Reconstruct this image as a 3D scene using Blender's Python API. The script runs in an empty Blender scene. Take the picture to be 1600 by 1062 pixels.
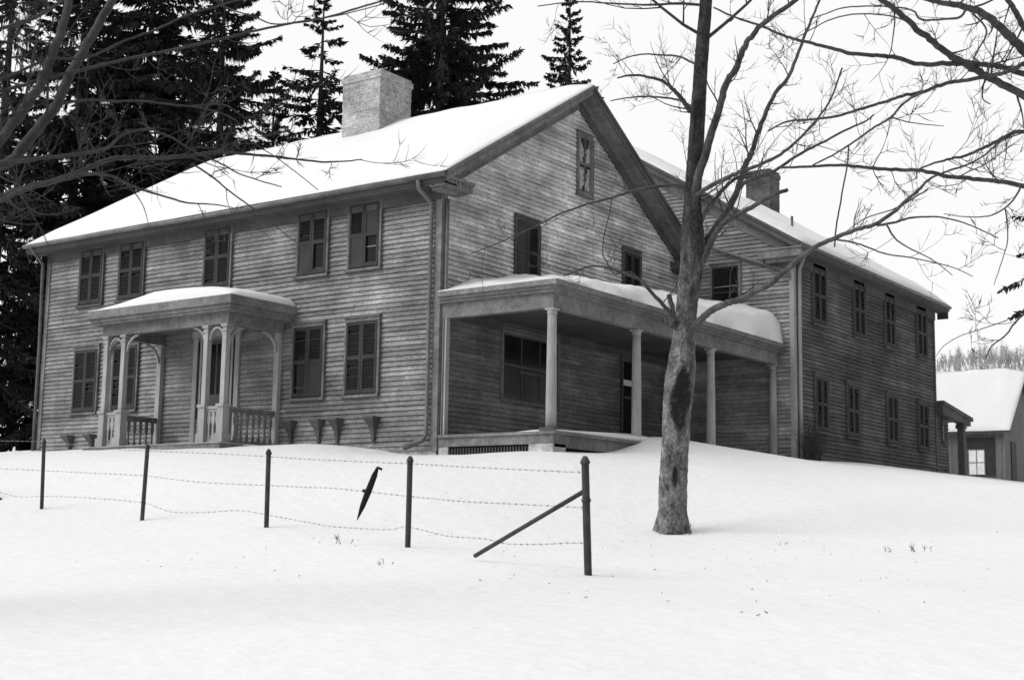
import bpy, math, random
import numpy as np
from mathutils import Vector, Matrix

S = bpy.context.scene
COL = S.collection
R = math.radians

# ------------------------------------------------------------------ camera
FPX = 2206.36
CAM = Vector((17.955, -22.384, -1.853))
RX = Vector((0.81281, 0.58231, 0.01563))
UY = Vector((0.07055, -0.12504, 0.98964))
FW = Vector((-0.57824, 0.80329, 0.14271))
cd = bpy.data.cameras.new('camera')
cam = bpy.data.objects.new('camera', cd)
COL.objects.link(cam)
cam.matrix_world = Matrix(((RX.x, UY.x, -FW.x, CAM.x), (RX.y, UY.y, -FW.y, CAM.y),
                           (RX.z, UY.z, -FW.z, CAM.z), (0, 0, 0, 1)))
cd.sensor_width = 36
cd.lens = 36 * FPX / 1600
cd.clip_start = 0.1
cd.clip_end = 3000
cd.dof.use_dof = True
cd.dof.focus_distance = 27
cd.dof.aperture_fstop = 4.5
S.camera = cam
S.render.resolution_x, S.render.resolution_y = 1024, 679

# ------------------------------------------------------------------ light
SUN_EL, SUN_AZ = R(40), R(214)          # azimuth clockwise from +y: the sun stands in front of the long facade, a little left
w = bpy.data.worlds.new('World'); S.world = w; w.use_nodes = True
nt = w.node_tree; nt.nodes.clear()
out = nt.nodes.new('ShaderNodeOutputWorld'); bg = nt.nodes.new('ShaderNodeBackground')
sky = nt.nodes.new('ShaderNodeTexSky'); sky.sky_type = 'NISHITA'; sky.sun_disc = False
sky.sun_elevation = SUN_EL; sky.sun_rotation = SUN_AZ; sky.dust_density = 4; sky.air_density = 1.5
bw = nt.nodes.new('ShaderNodeRGBToBW')
tc = nt.nodes.new('ShaderNodeTexCoord'); sx = nt.nodes.new('ShaderNodeSeparateXYZ')
rmp = nt.nodes.new('ShaderNodeMapRange'); rmp.interpolation_type = 'SMOOTHSTEP'
rmp.inputs[1].default_value = 0.35; rmp.inputs[2].default_value = 1.0
rmp.inputs[3].default_value = 7.3; rmp.inputs[4].default_value = 12.5       # overcast: brightest overhead
mx = nt.nodes.new('ShaderNodeMath'); mx.operation = 'MULTIPLY_ADD'; mx.inputs[1].default_value = 0.10
nt.links.new(tc.outputs['Generated'], sx.inputs[0]); nt.links.new(sx.outputs[2], rmp.inputs[0])
side = nt.nodes.new('ShaderNodeMapRange'); side.interpolation_type = 'SMOOTHSTEP'   # sky dimmed towards the unseen east, added to darken the side faces
side.inputs[1].default_value = -0.15; side.inputs[2].default_value = 0.85; side.inputs[3].default_value = 1.0; side.inputs[4].default_value = 0.35
mul = nt.nodes.new('ShaderNodeMath'); mul.operation = 'MULTIPLY'
nt.links.new(sx.outputs[0], side.inputs[0])
nt.links.new(sky.outputs[0], bw.inputs[0]); nt.links.new(bw.outputs[0], mx.inputs[0]); nt.links.new(rmp.outputs[0], mx.inputs[2])
nt.links.new(mx.outputs[0], mul.inputs[0]); nt.links.new(side.outputs[0], mul.inputs[1])
nt.links.new(mul.outputs[0], bg.inputs[0]); bg.inputs[1].default_value = 0.10
nt.links.new(bg.outputs[0], out.inputs[0])
sd = bpy.data.lights.new('sun', 'SUN'); sd.energy = 1.6; sd.angle = R(42); sd.color = (1, 1, 1)
so = bpy.data.objects.new('sun', sd); COL.objects.link(so)
sdir = Vector((math.sin(SUN_AZ) * math.cos(SUN_EL), math.cos(SUN_AZ) * math.cos(SUN_EL), math.sin(SUN_EL)))
so.rotation_euler = (-sdir).to_track_quat('-Z', 'Y').to_euler()
so.location = sdir * 60
vs = S.view_settings
vs.view_transform = 'Standard'; vs.look = 'None'; vs.gamma = 1; vs.use_curve_mapping = False; vs.exposure = 0.36

# ------------------------------------------------------------------ helpers
def ray(px, py):
    d = RX * ((px - 800) / FPX) + UY * (-(py - 531) / FPX) + FW
    return d
def at(px, py, depth):
    return CAM + ray(px, py) * depth
def on_line(px, py, A, B):
    """where the sight line meets the upright plane through A and B"""
    n = Vector((B.y - A.y, A.x - B.x, 0)); d = ray(px, py)
    return CAM + d * ((A - CAM).dot(n) / d.dot(n))
def on_x(px, py, x):
    d = ray(px, py); return CAM + d * ((x - CAM.x) / d.x)

class MB:
    def __init__(s): s.v = []; s.f = []; s.m = []
    def add(s, vs, fs, m=0):
        b = len(s.v); s.v += [tuple(v) for v in vs]
        s.f += [tuple(b + i for i in f) for f in fs]; s.m += [m] * len(fs)
    def box(s, x0, x1, y0, y1, z0, z1, m=0):
        s.add([(x0, y0, z0), (x1, y0, z0), (x1, y1, z0), (x0, y1, z0), (x0, y0, z1), (x1, y0, z1), (x1, y1, z1), (x0, y1, z1)],
              [(0, 3, 2, 1), (4, 5, 6, 7), (0, 1, 5, 4), (1, 2, 6, 5), (2, 3, 7, 6), (3, 0, 4, 7)], m)
    def hexa(s, P, m=0):
        s.add(P, [(0, 3, 2, 1), (4, 5, 6, 7), (0, 1, 5, 4), (1, 2, 6, 5), (2, 3, 7, 6), (3, 0, 4, 7)], m)
    def prism(s, poly, off, m=0):
        n = len(poly); a = [Vector(p) for p in poly]; off = Vector(off)
        s.add(a + [p + off for p in a], [tuple(range(n))[::-1], tuple(range(n, 2 * n))] + [(i, (i + 1) % n, n + (i + 1) % n, n + i) for i in range(n)], m)
    def tube(s, P, rad, n=6, m=0, cap=True, jit=0, rnd=None):
        P = [Vector(p) for p in P]; b = len(s.v); k = len(P)
        up = Vector((0.31, 0.17, 0.93)); prev = None
        for i, p in enumerate(P):
            t = (P[min(i + 1, k - 1)] - P[max(i - 1, 0)])
            t = t.normalized() if t.length > 1e-9 else Vector((0, 0, 1))
            if prev is None:
                a = t.cross(up)
                if a.length < 1e-3: a = t.cross(Vector((1, 0, 0)))
            else: a = prev - t * prev.dot(t)
            if a.length < 1e-6: a = t.cross(up)
            a.normalize(); prev = a; c = t.cross(a)
            r = rad[i] if isinstance(rad, (list, tuple)) else rad
            for j in range(n):
                q = 2 * math.pi * j / n; rr = r * (1 + (rnd.uniform(-jit, jit) if rnd else 0))
                s.v.append(tuple(p + a * (rr * math.cos(q)) + c * (rr * math.sin(q))))
        for i in range(k - 1):
            for j in range(n):
                s.f.append((b + i * n + j, b + i * n + (j + 1) % n, b + (i + 1) * n + (j + 1) % n, b + (i + 1) * n + j)); s.m.append(m)
        if cap:
            s.f.append(tuple(b + j for j in range(n))[::-1]); s.m.append(m)
            s.f.append(tuple(b + (k - 1) * n + j for j in range(n))); s.m.append(m)
    def build(s, name, mats, parent=None, smooth=False):
        me = bpy.data.meshes.new(name); me.from_pydata(s.v, [], s.f); me.validate()
        for q in (mats if isinstance(mats, (list, tuple)) else [mats]): me.materials.append(q)
        if len(s.m) == len(me.polygons): me.polygons.foreach_set('material_index', s.m)
        if smooth: me.polygons.foreach_set('use_smooth', [True] * len(me.polygons))
        me.update()
        o = bpy.data.objects.new(name, me); COL.objects.link(o)
        if parent:
            o.parent = parent
            o.matrix_parent_inverse = Matrix.Translation(parent.matrix_basis.translation).inverted() if parent.type == 'EMPTY' else Matrix()
        return o

def thing(name, label, cat, loc=(0, 0, 0), group=None):
    o = bpy.data.objects.new(name, None); COL.objects.link(o); o.location = loc
    o.empty_display_size = 0.3
    return tag(o, label, cat, group)
def tag(o, label=None, cat=None, group=None, kind=None):
    if label: o['label'] = label
    if cat: o['category'] = cat
    if group: o['group'] = group
    if kind: o['kind'] = kind
    return o

# ------------------------------------------------------------------ materials
def mat(name, col, rough=0.85, noise=None, bump=None, spec=0.3):
    """noise = list of (scale xyz, detail, lo, hi): multiplied tone variations in object space"""
    m = bpy.data.materials.new(name); m.use_nodes = True; t = m.node_tree; b = t.nodes['Principled BSDF']
    b.inputs['Roughness'].default_value = rough; b.inputs['Specular IOR Level'].default_value = spec
    b.inputs['Base Color'].default_value = (col, col, col, 1)
    tc = t.nodes.new('ShaderNodeTexCoord'); last = None
    for sc, det, lo, hi in (noise or []):
        mp = t.nodes.new('ShaderNodeMapping'); mp.inputs['Scale'].default_value = sc
        n = t.nodes.new('ShaderNodeTexNoise'); n.inputs['Scale'].default_value = 1; n.inputs['Detail'].default_value = det
        n.inputs['Roughness'].default_value = 0.62
        r = t.nodes.new('ShaderNodeMapRange'); r.inputs[1].default_value = 0.3; r.inputs[2].default_value = 0.7
        r.inputs[3].default_value = lo; r.inputs[4].default_value = hi
        t.links.new(tc.outputs['Object'], mp.inputs[0]); t.links.new(mp.outputs[0], n.inputs[0]); t.links.new(n.outputs[0], r.inputs[0])
        x = t.nodes.new('ShaderNodeMath'); x.operation = 'MULTIPLY'
        if last is None: x.inputs[0].default_value = col
        else: t.links.new(last, x.inputs[0])
        t.links.new(r.outputs[0], x.inputs[1]); last = x.outputs[0]
    if last is not None:
        t.links.new(last, b.inputs['Base Color'])
    if bump:
        sc, det, dist, strg = bump
        mp = t.nodes.new('ShaderNodeMapping'); mp.inputs['Scale'].default_value = sc
        n = t.nodes.new('ShaderNodeTexNoise'); n.inputs['Scale'].default_value = 1; n.inputs['Detail'].default_value = det
        bp = t.nodes.new('ShaderNodeBump'); bp.inputs['Distance'].default_value = dist; bp.inputs['Strength'].default_value = strg
        t.links.new(tc.outputs['Object'], mp.inputs[0]); t.links.new(mp.outputs[0], n.inputs[0]); t.links.new(n.outputs[0], bp.inputs['Height'])
        t.links.new(bp.outputs[0], b.inputs['Normal'])
    return m

def board_mat(name, col, row=0.105, axis='X', worn=0.5):
    """weathered lap boards: every board its own tone, long grain, blotches of worn paint"""
    m = mat(name, col, 0.9, [((0.35, 0.35, 0.5), 4, 0.55, 1.38), ((1.6, 1.6, .22), 3, .82, 1.12), ((1.5, 1.5, 9), 6, 0.75, 1.22), ((9, 9, 38), 3, 0.72, 1.28), ((34, 34, 50), 2, .66, 1.34), ((.8, .8, 1.3), 6, .72, 1.2), ((0.9, 0.9, 3.0), 5, 1.15, 1.15 - 0.5 * worn)],
            ((3, 3, 60), 4, 0.006, 0.5))
    t = m.node_tree; b = t.nodes['Principled BSDF']
    tc = t.nodes.new('ShaderNodeTexCoord'); sp = t.nodes.new('ShaderNodeSeparateXYZ'); t.links.new(tc.outputs['Object'], sp.inputs[0])
    def mth(op, a, bb=None):
        n = t.nodes.new('ShaderNodeMath'); n.operation = op
        for i, q in enumerate((a, bb)):
            if q is None: continue
            if isinstance(q, (int, float)): n.inputs[i].default_value = q
            else: t.links.new(q, n.inputs[i])
        return n.outputs[0]
    r = mth('FLOOR', mth('DIVIDE', mth('ADD', sp.outputs[2], 0.01), row))
    u = sp.outputs[0] if axis == 'X' else sp.outputs[1]
    c = mth('FLOOR', mth('ADD', mth('DIVIDE', u, 3.1), mth('MULTIPLY', r, 0.377)))
    cb = t.nodes.new('ShaderNodeCombineXYZ'); t.links.new(r, cb.inputs[0]); t.links.new(c, cb.inputs[1])
    wn = t.nodes.new('ShaderNodeTexWhiteNoise'); wn.noise_dimensions = '2D'; t.links.new(cb.outputs[0], wn.inputs[0])
    old = b.inputs['Base Color'].links[0].from_socket
    t.links.new(mth('MULTIPLY', old, mth('ADD', mth('MULTIPLY', wn.outputs[0], 0.42), 0.79)), b.inputs['Base Color'])
    return m

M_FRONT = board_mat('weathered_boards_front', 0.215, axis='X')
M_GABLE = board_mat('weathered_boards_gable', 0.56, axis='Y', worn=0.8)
M_PORCHWALL = board_mat('porch_shade_boards', 0.16, axis='Y', worn=.4)  # lower gable wall, base colour darkened to deepen the porch shade
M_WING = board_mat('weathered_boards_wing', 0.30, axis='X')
M_WINGSIDE = board_mat('dark_wing_side_boards', 0.09, axis='Y')  # darker base tone than the other walls
M_TRIM = mat('weathered_trim', 0.155, 0.85, [((0.8, 0.8, 0.8), 5, 0.6, 1.35), ((7, 7, 7), 5, 0.7, 1.25), ((30, 30, 30), 3, .75, 1.2)], ((20, 20, 20), 4, 0.004, 0.4))
M_CASE = mat('window_casing', 0.125, 0.85, [((1.8, 1.8, 1.8), 5, 0.5, 1.5), ((12, 12, 12), 5, 0.7, 1.25)])
M_TRIMD = mat('dark_weathered_trim', 0.075, 0.85, [((0.8, 0.8, 0.8), 5, 0.65, 1.3), ((7, 7, 7), 5, 0.8, 1.2)], ((20, 20, 20), 4, 0.004, 0.4))
M_POST = mat('pale_porch_paint', 0.31, 0.8, [((2, 2, 1), 5, 0.75, 1.15), ((25, 25, 5), 4, 0.85, 1.12)], ((40, 40, 9), 4, 0.003, 0.4))
M_SHUT = mat('dark_shutter_paint', 0.023, 0.7, [((2, 2, 2), 4, 0.7, 1.4), ((18, 18, 18), 4, 0.8, 1.25)])
M_SLAT = mat('shaded_shutter_slats', 0.008, 0.8, [((2, 2, 2), 4, 0.7, 1.4)])  # shutter paint made darker, for the shade in the louvre gaps
M_GLASS = mat('dark_glass', 0.010, 0.16, [((1.5, 1.5, 1.5), 2, 0.5, 1.6)], spec=0.14)
M_BLACK = mat('dark_interior', 0.008, 0.95)
M_SNOW = mat('snow', 0.62, 0.75, [((0.25, 0.25, 0.25), 4, 0.98, 1.015), ((14, 14, 14), 6, 0.95, 1.03)], ((3.5, 3.5, 3.5), 8, 0.05, 0.6), spec=0.15)
M_METAL = mat('dull_gutter_metal', 0.11, 0.6, [((3, 3, 3), 4, 0.6, 1.4)])
M_STONE = mat('whitewashed_stone', 0.42, 0.9, [((2.2, 2.2, 3), 3, 0.45, 1.25), ((14, 14, 14), 4, 0.8, 1.15)], ((9, 9, 9), 5, 0.02, 0.7))
M_BARK = mat('maple_bark', 0.05, 0.95, [((5, 5, 1.6), 6, 0.55, 1.7), ((22, 22, 14), 5, 0.6, 1.5)], ((24, 24, 6), 6, 0.02, 0.9))
M_TWIG = mat('twig_bark', 0.035, 0.9, [((5, 5, 5), 3, 0.8, 1.3)])
M_NEEDLE = mat('spruce_needles', 0.032, 0.9, [((0.8, 0.8, 0.8), 4, 0.6, 1.8)], spec=0.1)
M_SPTRUNK = mat('spruce_bark', 0.035, 0.95, [((4, 4, 1), 4, 0.7, 1.3)])
M_IRON = mat('rusty_iron', 0.035, 0.75, [((8, 8, 8), 4, 0.6, 1.5)])
M_WIRE = mat('galvanised_wire', .20, .6)
M_PAPER = mat('white_card', 0.6, 0.8)
M_WEED = mat('dead_stalk', 0.06, 0.9)

def brick_mat(name, col, mort, blotch=0.45):
    m = mat(name, col, 0.95, [((1.2, 1.2, 1.6), 5, 1 - blotch, 1 + blotch), ((9, 9, 12), 5, 0.62, 1.3), ((28, 28, 28), 3, .75, 1.25)], ((25, 25, 25), 4, 0.01, 0.6))
    t = m.node_tree; b = t.nodes['Principled BSDF']; tc = t.nodes.new('ShaderNodeTexCoord')
    sp = t.nodes.new('ShaderNodeSeparateXYZ'); cb = t.nodes.new('ShaderNodeCombineXYZ'); ad = t.nodes.new('ShaderNodeMath')
    t.links.new(tc.outputs['Object'], sp.inputs[0]); t.links.new(sp.outputs[0], ad.inputs[0]); t.links.new(sp.outputs[1], ad.inputs[1])
    t.links.new(ad.outputs[0], cb.inputs[0]); t.links.new(sp.outputs[2], cb.inputs[1])
    br = t.nodes.new('ShaderNodeTexBrick'); br.inputs['Scale'].default_value = 1; br.inputs['Brick Width'].default_value = 0.22
    br.inputs['Row Height'].default_value = 0.075; br.inputs['Mortar Size'].default_value = 0.007
    br.inputs['Color1'].default_value = (0.9, 0.9, 0.9, 1); br.inputs['Color2'].default_value = (1.1, 1.1, 1.1, 1); br.inputs['Mortar'].default_value = (mort, mort, mort, 1)
    t.links.new(cb.outputs[0], br.inputs[0])
    old = b.inputs['Base Color'].links[0].from_socket
    x = t.nodes.new('ShaderNodeMix'); x.data_type = 'RGBA'; x.blend_type = 'MULTIPLY'; x.inputs[0].default_value = 1
    t.links.new(old, x.inputs[6]); t.links.new(br.outputs[0], x.inputs[7]); t.links.new(x.outputs[2], b.inputs['Base Color'])
    return m
M_CHIM = brick_mat('whitewashed_brick', 0.37, 0.8, 0.35)
M_CHIM2 = brick_mat('sooty_brick', 0.085, 1.3, 0.5)

# ------------------------------------------------------------------ ground
CTRL = [(-13, -.4, .28), (-16, 3, .5), (-19, 3, .53), (-11.3, -.3, .24), (-8.6, -2, .09), (-6.4, -2.1, .04), (-4.2, -2.1, .03), (-3.58, -.8, .12), (-2.84, -.8, .16),
        (-1.93, -.8, .07), (-1.05, -.6, -.07), (0, -.5, -.13), (1.5, -.3, -.12), (2.9, -.3, -.12), (3.1, 1.2, -.04), (3.05, 2.6, .10), (2.95, 4.0, .50), (2.95, 5.2, .43), (2.95, 6.9, .36),
        (2.9, 9.3, .28), (1.2, 4.6, .42), (1.2, 8, .36), (1.2, 1, -.15), (3.5, 10.3, .30), (3.6, 14.4, .41), (3.6, 18, .44), (3.6, 21.3, .46), (3.2, 24, .3), (5.2, 18, .17), (5.0, 23.8, .22),
        (7.5, 21, .0), (9, 14, -.35), (6, 10, 0.0), (4.6, 4, .05), (5.2, 8, .05),
        (-2.62, -7.4, -1.39), (.03, -7.45, -1.56), (2.93, -7.58, -1.70), (6.34, -8.44, -1.94), (10.04, -9.98, -2.16), (7.05, -2.89, -1.60), (7.3, -3.7, -1.72), (6.3, -2.2, -1.42), (8.43, -9.79, -2.03),
        (10.8, -17.4, -2.62), (13.5, -16.1, -2.52), (15.5, -14, -2.52), (18, -22.4, -3.35), (15, -25, -3.3), (21, -20, -3.3), (5, -18, -2.55), (-4, -16, -2.1), (-12, -9, -1.2), (-22, -6, -.6),
        (18, -4, -1.9), (24, -8, -2.4), (16, 4, -1.2), (20, 16, -.6), (-30, 6, .5), (-20, 20, 1.2), (-6, 30, 1.2), (0, 40, 1.0), (4, 45, .7), (-6, 36, 1.15), (12, 40, .3), (-40, 30, 2), (-30, 60, 3), (0, 60, 1.2), (30, 60, .5), (40, 20, -1), (40, -20, -2.8), (-30, -25, -2), (0, -40, -3.2), (30, -40, -3.6)]
_P = np.array(CTRL, float)
def _U(r2): return np.where(r2 > 0, 0.5 * r2 * np.log(r2 + 1e-12), 0)
_n = len(_P); _d2 = ((_P[:, None, :2] - _P[None, :, :2]) ** 2).sum(-1)
_A = np.zeros((_n + 3, _n + 3)); _A[:_n, :_n] = _U(_d2) + np.eye(_n) * 0.4; _A[:_n, _n] = 1; _A[:_n, _n + 1:] = _P[:, :2]; _A[_n:, :_n] = _A[:_n, _n:].T
_w = np.linalg.solve(_A, np.concatenate([_P[:, 2], np.zeros(3)]))
def ground(x, y):
    x = np.atleast_1d(np.asarray(x, float)); y = np.atleast_1d(np.asarray(y, float))
    z = np.full(x.shape, _w[_n]) + _w[_n + 1] * x + _w[_n + 2] * y
    for i in range(_n): z = z + _w[i] * _U((x - _P[i, 0]) ** 2 + (y - _P[i, 1]) ** 2)
    r = np.hypot(x - 2, y - 5)
    t = np.clip((r - 45) / 40, 0, 1); t = t * t * (3 - 2 * t)
    th = np.arctan2(y + 22, x - 18)                       # bearing as seen from the road
    h = 27 + 14 * np.cos((th - 1.75) * 1.5) + 2.5 * np.sin(th * 23) + 1.5 * np.sin(th * 41 + 1)
    h = np.where(th < 0, 10, np.clip(h, 12, 60))
    s = np.clip((r - 95) / 230, 0, 1); s = s * s * (3 - 2 * s)
    far = 1.0 + (y > -10) * h * s
    z = z * (1 - t) + far * t
    z += 0.02 * np.sin(x * 1.3 + y * 0.7) * np.cos(y * 1.1 - x * .4) + 0.012 * np.sin(x * 3.1 - y * 2.3)
    z -= .06 * np.exp(-((x - 7.05) ** 2 + (y + 2.89) ** 2) / .45 ** 2)
    return z
def gz(x, y): return float(ground(x, y)[0])
near = np.arange(-30, 36.01, 0.35)
xs = np.concatenate([-30 - np.geomspace(1, 600, 40)[::-1], near, 36 + np.geomspace(1, 600, 40)])
near = np.arange(-30, 50.01, 0.35)
ys = np.concatenate([-30 - np.geomspace(1, 300, 24)[::-1], near, 50 + np.geomspace(1, 600, 40)])
XX, YY = np.meshgrid(xs, ys); ZZ = ground(XX.ravel(), YY.ravel())
g = MB(); g.v = list(zip(XX.ravel().tolist(), YY.ravel().tolist(), ZZ.tolist()))
nx = len(xs)
g.f = [(j * nx + i, j * nx + i + 1, (j + 1) * nx + i + 1, (j + 1) * nx + i) for j in range(len(ys) - 1) for i in range(nx - 1)]
g.m = [0] * len(g.f)
tag(g.build('snowy_ground', M_SNOW, smooth=True), kind='structure')

# ------------------------------------------------------------------ farmhouse
house = thing('farmhouse', 'large weathered clapboard farmhouse with snowy roofs, portico and long side porch', 'house', (0, 0, 0))
rs = random.Random(7)
def frame_pt(O, U, N):
    O, U, N = Vector(O), Vector(U), Vector(N)
    return lambda u, n, z: O + U * u + N * n + Vector((0, 0, z))
def siding(mb, O, U, N, lim, z0, z1, e=0.105, seed=1):
    rnd = random.Random(seed); pt = frame_pt(O, U, N); z = z0; ph = rnd.uniform(0, 6)
    flip = Vector(U).cross(Vector((0, 0, 1))).dot(Vector(N)) < 0
    while z < z1 - 0.02:
        top = min(z + e, z1); a, b = lim(z + e / 2)
        u = a
        while u < b - 0.02:
            L = rnd.uniform(2.2, 4.6); v = min(b, u + L)
            if b - v < 0.4: v = b
            k = max(1, int((v - u) / 0.55)); vs_ = []
            lip = 0.031 + rnd.uniform(-.004, .005); dz = rnd.uniform(-.004, .004); tw = rnd.uniform(-.004, .004)
            if rnd.random() < .04: lip += .012; dz -= .006
            for i in range(k + 1):
                q = u + (v - u) * i / k; sag = dz + tw * (i / k - .5) + 0.006 * math.sin(q * 0.9 + ph + z * .7)
                h = (top - z)
                vs_ += [pt(q, -0.012, z + sag), pt(q, lip, z + sag), pt(q, 0.005, z + h * .85 + sag), pt(q, -0.012, z + h * .85 + sag), pt(q, -0.012, z + h + .012)]
            fs = []
            for i in range(k):
                for j in range(4):
                    f = (i * 5 + j, (i + 1) * 5 + j, (i + 1) * 5 + j + 1, i * 5 + j + 1)
                    fs.append(f[::-1] if flip else f)
            mb.add(vs_, fs); u = v + 0.004
        z += e
def rows(z0, z1): return z0, z1

EZ, RZ, SL = 5.66, 9.0, (9.0 - 5.66) / 5.55      # main roof
def zroof(y): return RZ - abs(y - 5.1) * SL
X0 = -13.1
# main block walls
m_ = MB(); siding(m_, (0, 0, 0), (1, 0, 0), (0, -1, 0), lambda z: (X0, -0.0), 0.0, 5.5, seed=3)
m_.build('front_wall', M_FRONT, house)
m_ = MB()
def gl(z):
    if z < 5.45: return (0.0, 10.16)
    d = (RZ - 0.2 - z) / SL
    return (5.1 - d, 5.1 + d)
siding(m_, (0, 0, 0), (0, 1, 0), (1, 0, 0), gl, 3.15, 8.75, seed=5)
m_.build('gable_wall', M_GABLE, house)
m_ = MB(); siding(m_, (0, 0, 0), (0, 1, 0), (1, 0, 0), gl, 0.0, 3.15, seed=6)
m_.build('porch_wall', M_PORCHWALL, house)['label'] = 'boards under the side porch, shade toned into their colour'
m_ = MB()                                            # hidden faces: sheathing behind the boards
ys_ = [0.02, 10.14]
m_.prism([(-0.02, .02, 0), (-0.02, 10.14, 0), (-0.02, 10.14, 5.55), (-0.02, 5.1, 8.75), (-0.02, .02, 5.55)], (X0 + .04, 0, 0))
m_.build('sheathing', M_TRIMD, house)
# foundation
m_ = MB(); m_.box(X0 + .03, -.03, .005, .3, -0.6, 0.02); m_.box(-.2, -.01, .3, 10, -.6, .02)
m_.build('stone_foundation', M_STONE, house)
# corner boards
for bx in ((-.13, .032, -.045, -.0, -.02, 5.42), (-.0, .045, 0.0, .13, -.02, 5.42), (X0 - .03, X0 + .12, -.045, 0, .1, 5.42)):
    m_ = MB(); m_.box(*bx); m_.build('corner_board', M_TRIM, house)

def slab_roof(name, pts_low, pts_high, th, matl):
    m = MB(); a, b = [Vector(p) for p in pts_low]; c, d = [Vector(p) for p in pts_high]
    dn = Vector((0, 0, -th)); m.hexa([a + dn, b + dn, c + dn, d + dn, a, b, c, d]); return m.build(name, matl, house)
XL, XR = X0 - .4, 0.45
slab_roof('roof', [(XL, -.45, EZ), (XR, -.45, EZ)], [(XR, 5.1, RZ), (XL, 5.1, RZ)], .10, M_TRIMD)
slab_roof('roof', [(XR, 10.65, EZ), (XL, 10.65, EZ)], [(XL, 5.1, RZ), (XR, 5.1, RZ)], .10, M_TRIMD)
# eaves cornice of the front
m_ = MB()
m_.box(XL + .02, XR - .02, -.47, -.44, EZ - .20, EZ - .01)               # fascia
m_.box(XL + .03, XR - .05, -.44, -.03, EZ - .24, EZ - .20)              # soffit
m_.box(X0 + .02, -.0, -.075, -.046, EZ - .46, EZ - .242)                   # frieze
m_.box(X0 + .02, -.0, -.12, -.076, EZ - .29, EZ - .242)
m_.build('eaves_cornice', M_TRIMD, house)
# raking cornices on the gable: fascia, crown, soffit, frieze
def rake(sgn, ymid, zr, sl, half, x_in, x_out, mats, flipaxis=None, par=house, start=0.0, stop=None):
    """boards that follow one slope of a gable; axis y for the main gable. returns mesh parts"""
    stop = half if stop is None else stop
    def strip(mb, xa, xb, top, bot, s0=start, s1=stop):
        P = []
        for x in (xa, xb):
            for s, dz in ((s0, bot), (s1, bot), (s1, top), (s0, top)):
                y = ymid + sgn * s; P.append((x, y, zr - s * sl + dz))
        if flipaxis is not None: P = [flipaxis(p) for p in P]
        mb.hexa([P[0], P[1], P[2], P[3], P[4], P[5], P[6], P[7]])
    a = MB(); strip(a, x_out - .03, x_out, -.02, -.22); strip(a, x_out, x_out + .035, .01, -.06); strip(a, x_out, x_out + .018, -.062, -.09)
    a.build('rake_board', mats[0], par)
    b = MB(); strip(b, x_in + .03, x_out - .03, -.185, -.215); strip(b, x_in + .05, x_in + .11, -.216, -.27); b.build('rake_soffit', mats[1], par)
    c = MB(); strip(c, x_in + .005, x_in + .048, -.216, -.52, s1=stop - .35); strip(c, x_in + .048, x_in + .062, -.47, -.52, s1=stop - .35); c.build('rake_frieze', mats[2], par)
rake(-1, 5.1, RZ, SL, 5.53, 0, .45, (M_TRIM, M_TRIM, M_TRIM))
rake(1, 5.1, RZ, SL, 5.53, 0, .45, (M_TRIMD, M_TRIM, M_TRIMD))
# cornice return at the corner
def cornice_return(x0, x1, y0, y1, z, m=M_TRIM):
    q = MB(); q.box(x0, x1, y0, y1, z - .22, z - .07); q.box(x0 - .0, x1 + .04, y0 - .03, y1 + .03, z - .068, z - .01)
    q.box(x0, x1 - .12, y0 + .08, y1 - .12, z - .28, z - .222)
    for k in range(7):
        yy = y0 + .1 + k * (y1 - y0 - .2) / 6
        q.box(x1 + .001, x1 + .022, yy - .022, yy + .022, z - .15, z - .07)
    q.build('cornice_return', m, house)
cornice_return(-.0, .40, -.43, .52, EZ - .06)
cornice_return(-.0, .43, 9.6, 10.62, EZ - .12, M_TRIMD)

# ---- windows
def qb(pt, mb, u0, u1, n0, n1, z0, z1, m=0):
    mb.hexa([pt(u0, n1, z0), pt(u1, n1, z0), pt(u1, n0, z0), pt(u0, n0, z0), pt(u0, n1, z1), pt(u1, n1, z1), pt(u1, n0, z1), pt(u0, n0, z1)], m)
def shutter(pt, win, u0, u1, z0, z1, zmid, opened=(), mat_=M_SHUT, seed=0, slope=1, solid=()):
    rnd = random.Random(seed); s = MB(); st = .055; n0, n1 = .050, .083
    qb(pt, s, u0, u0 + st, n0, n1, z0, z1); qb(pt, s, u1 - st, u1, n0, n1, z0, z1)
    for a, b in ((z0, z0 + .09), (zmid - .04, zmid + .04), (z1 - .07, z1)): qb(pt, s, u0 + st, u1 - st, n0 + .002, n1 - .002, a, b)
    for k, (a, b) in enumerate(((z0 + .09, zmid - .04), (zmid + .04, z1 - .07))):
        if k in opened: continue
        if k in solid:
            qb(pt, s, u0 + st, u1 - st, n0 + .008, n1 - .012, a, b); continue
        n = int((b - a) / .048)
        for i in range(n):
            if rnd.random() < .06: continue
            z = a + (i + .5) * (b - a) / n + rnd.uniform(-.006, .006)
            s.add([pt(u0 + st, n1 - .006, z - .017), pt(u1 - st, n1 - .006, z - .017), pt(u1 - st, n0 + .004, z + .017), pt(u0 + st, n0 + .004, z + .017)], [(0, 1, 2, 3)], 1)
            s.add([pt(u0 + st, n1 - .006, z - .017), pt(u1 - st, n1 - .006, z - .017), pt(u1 - st, n1 - .006, z - .024), pt(u0 + st, n1 - .006, z - .024)], [(3, 2, 1, 0)], 1)
    s.build('shutter', [mat_, M_SLAT], win)
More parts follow.
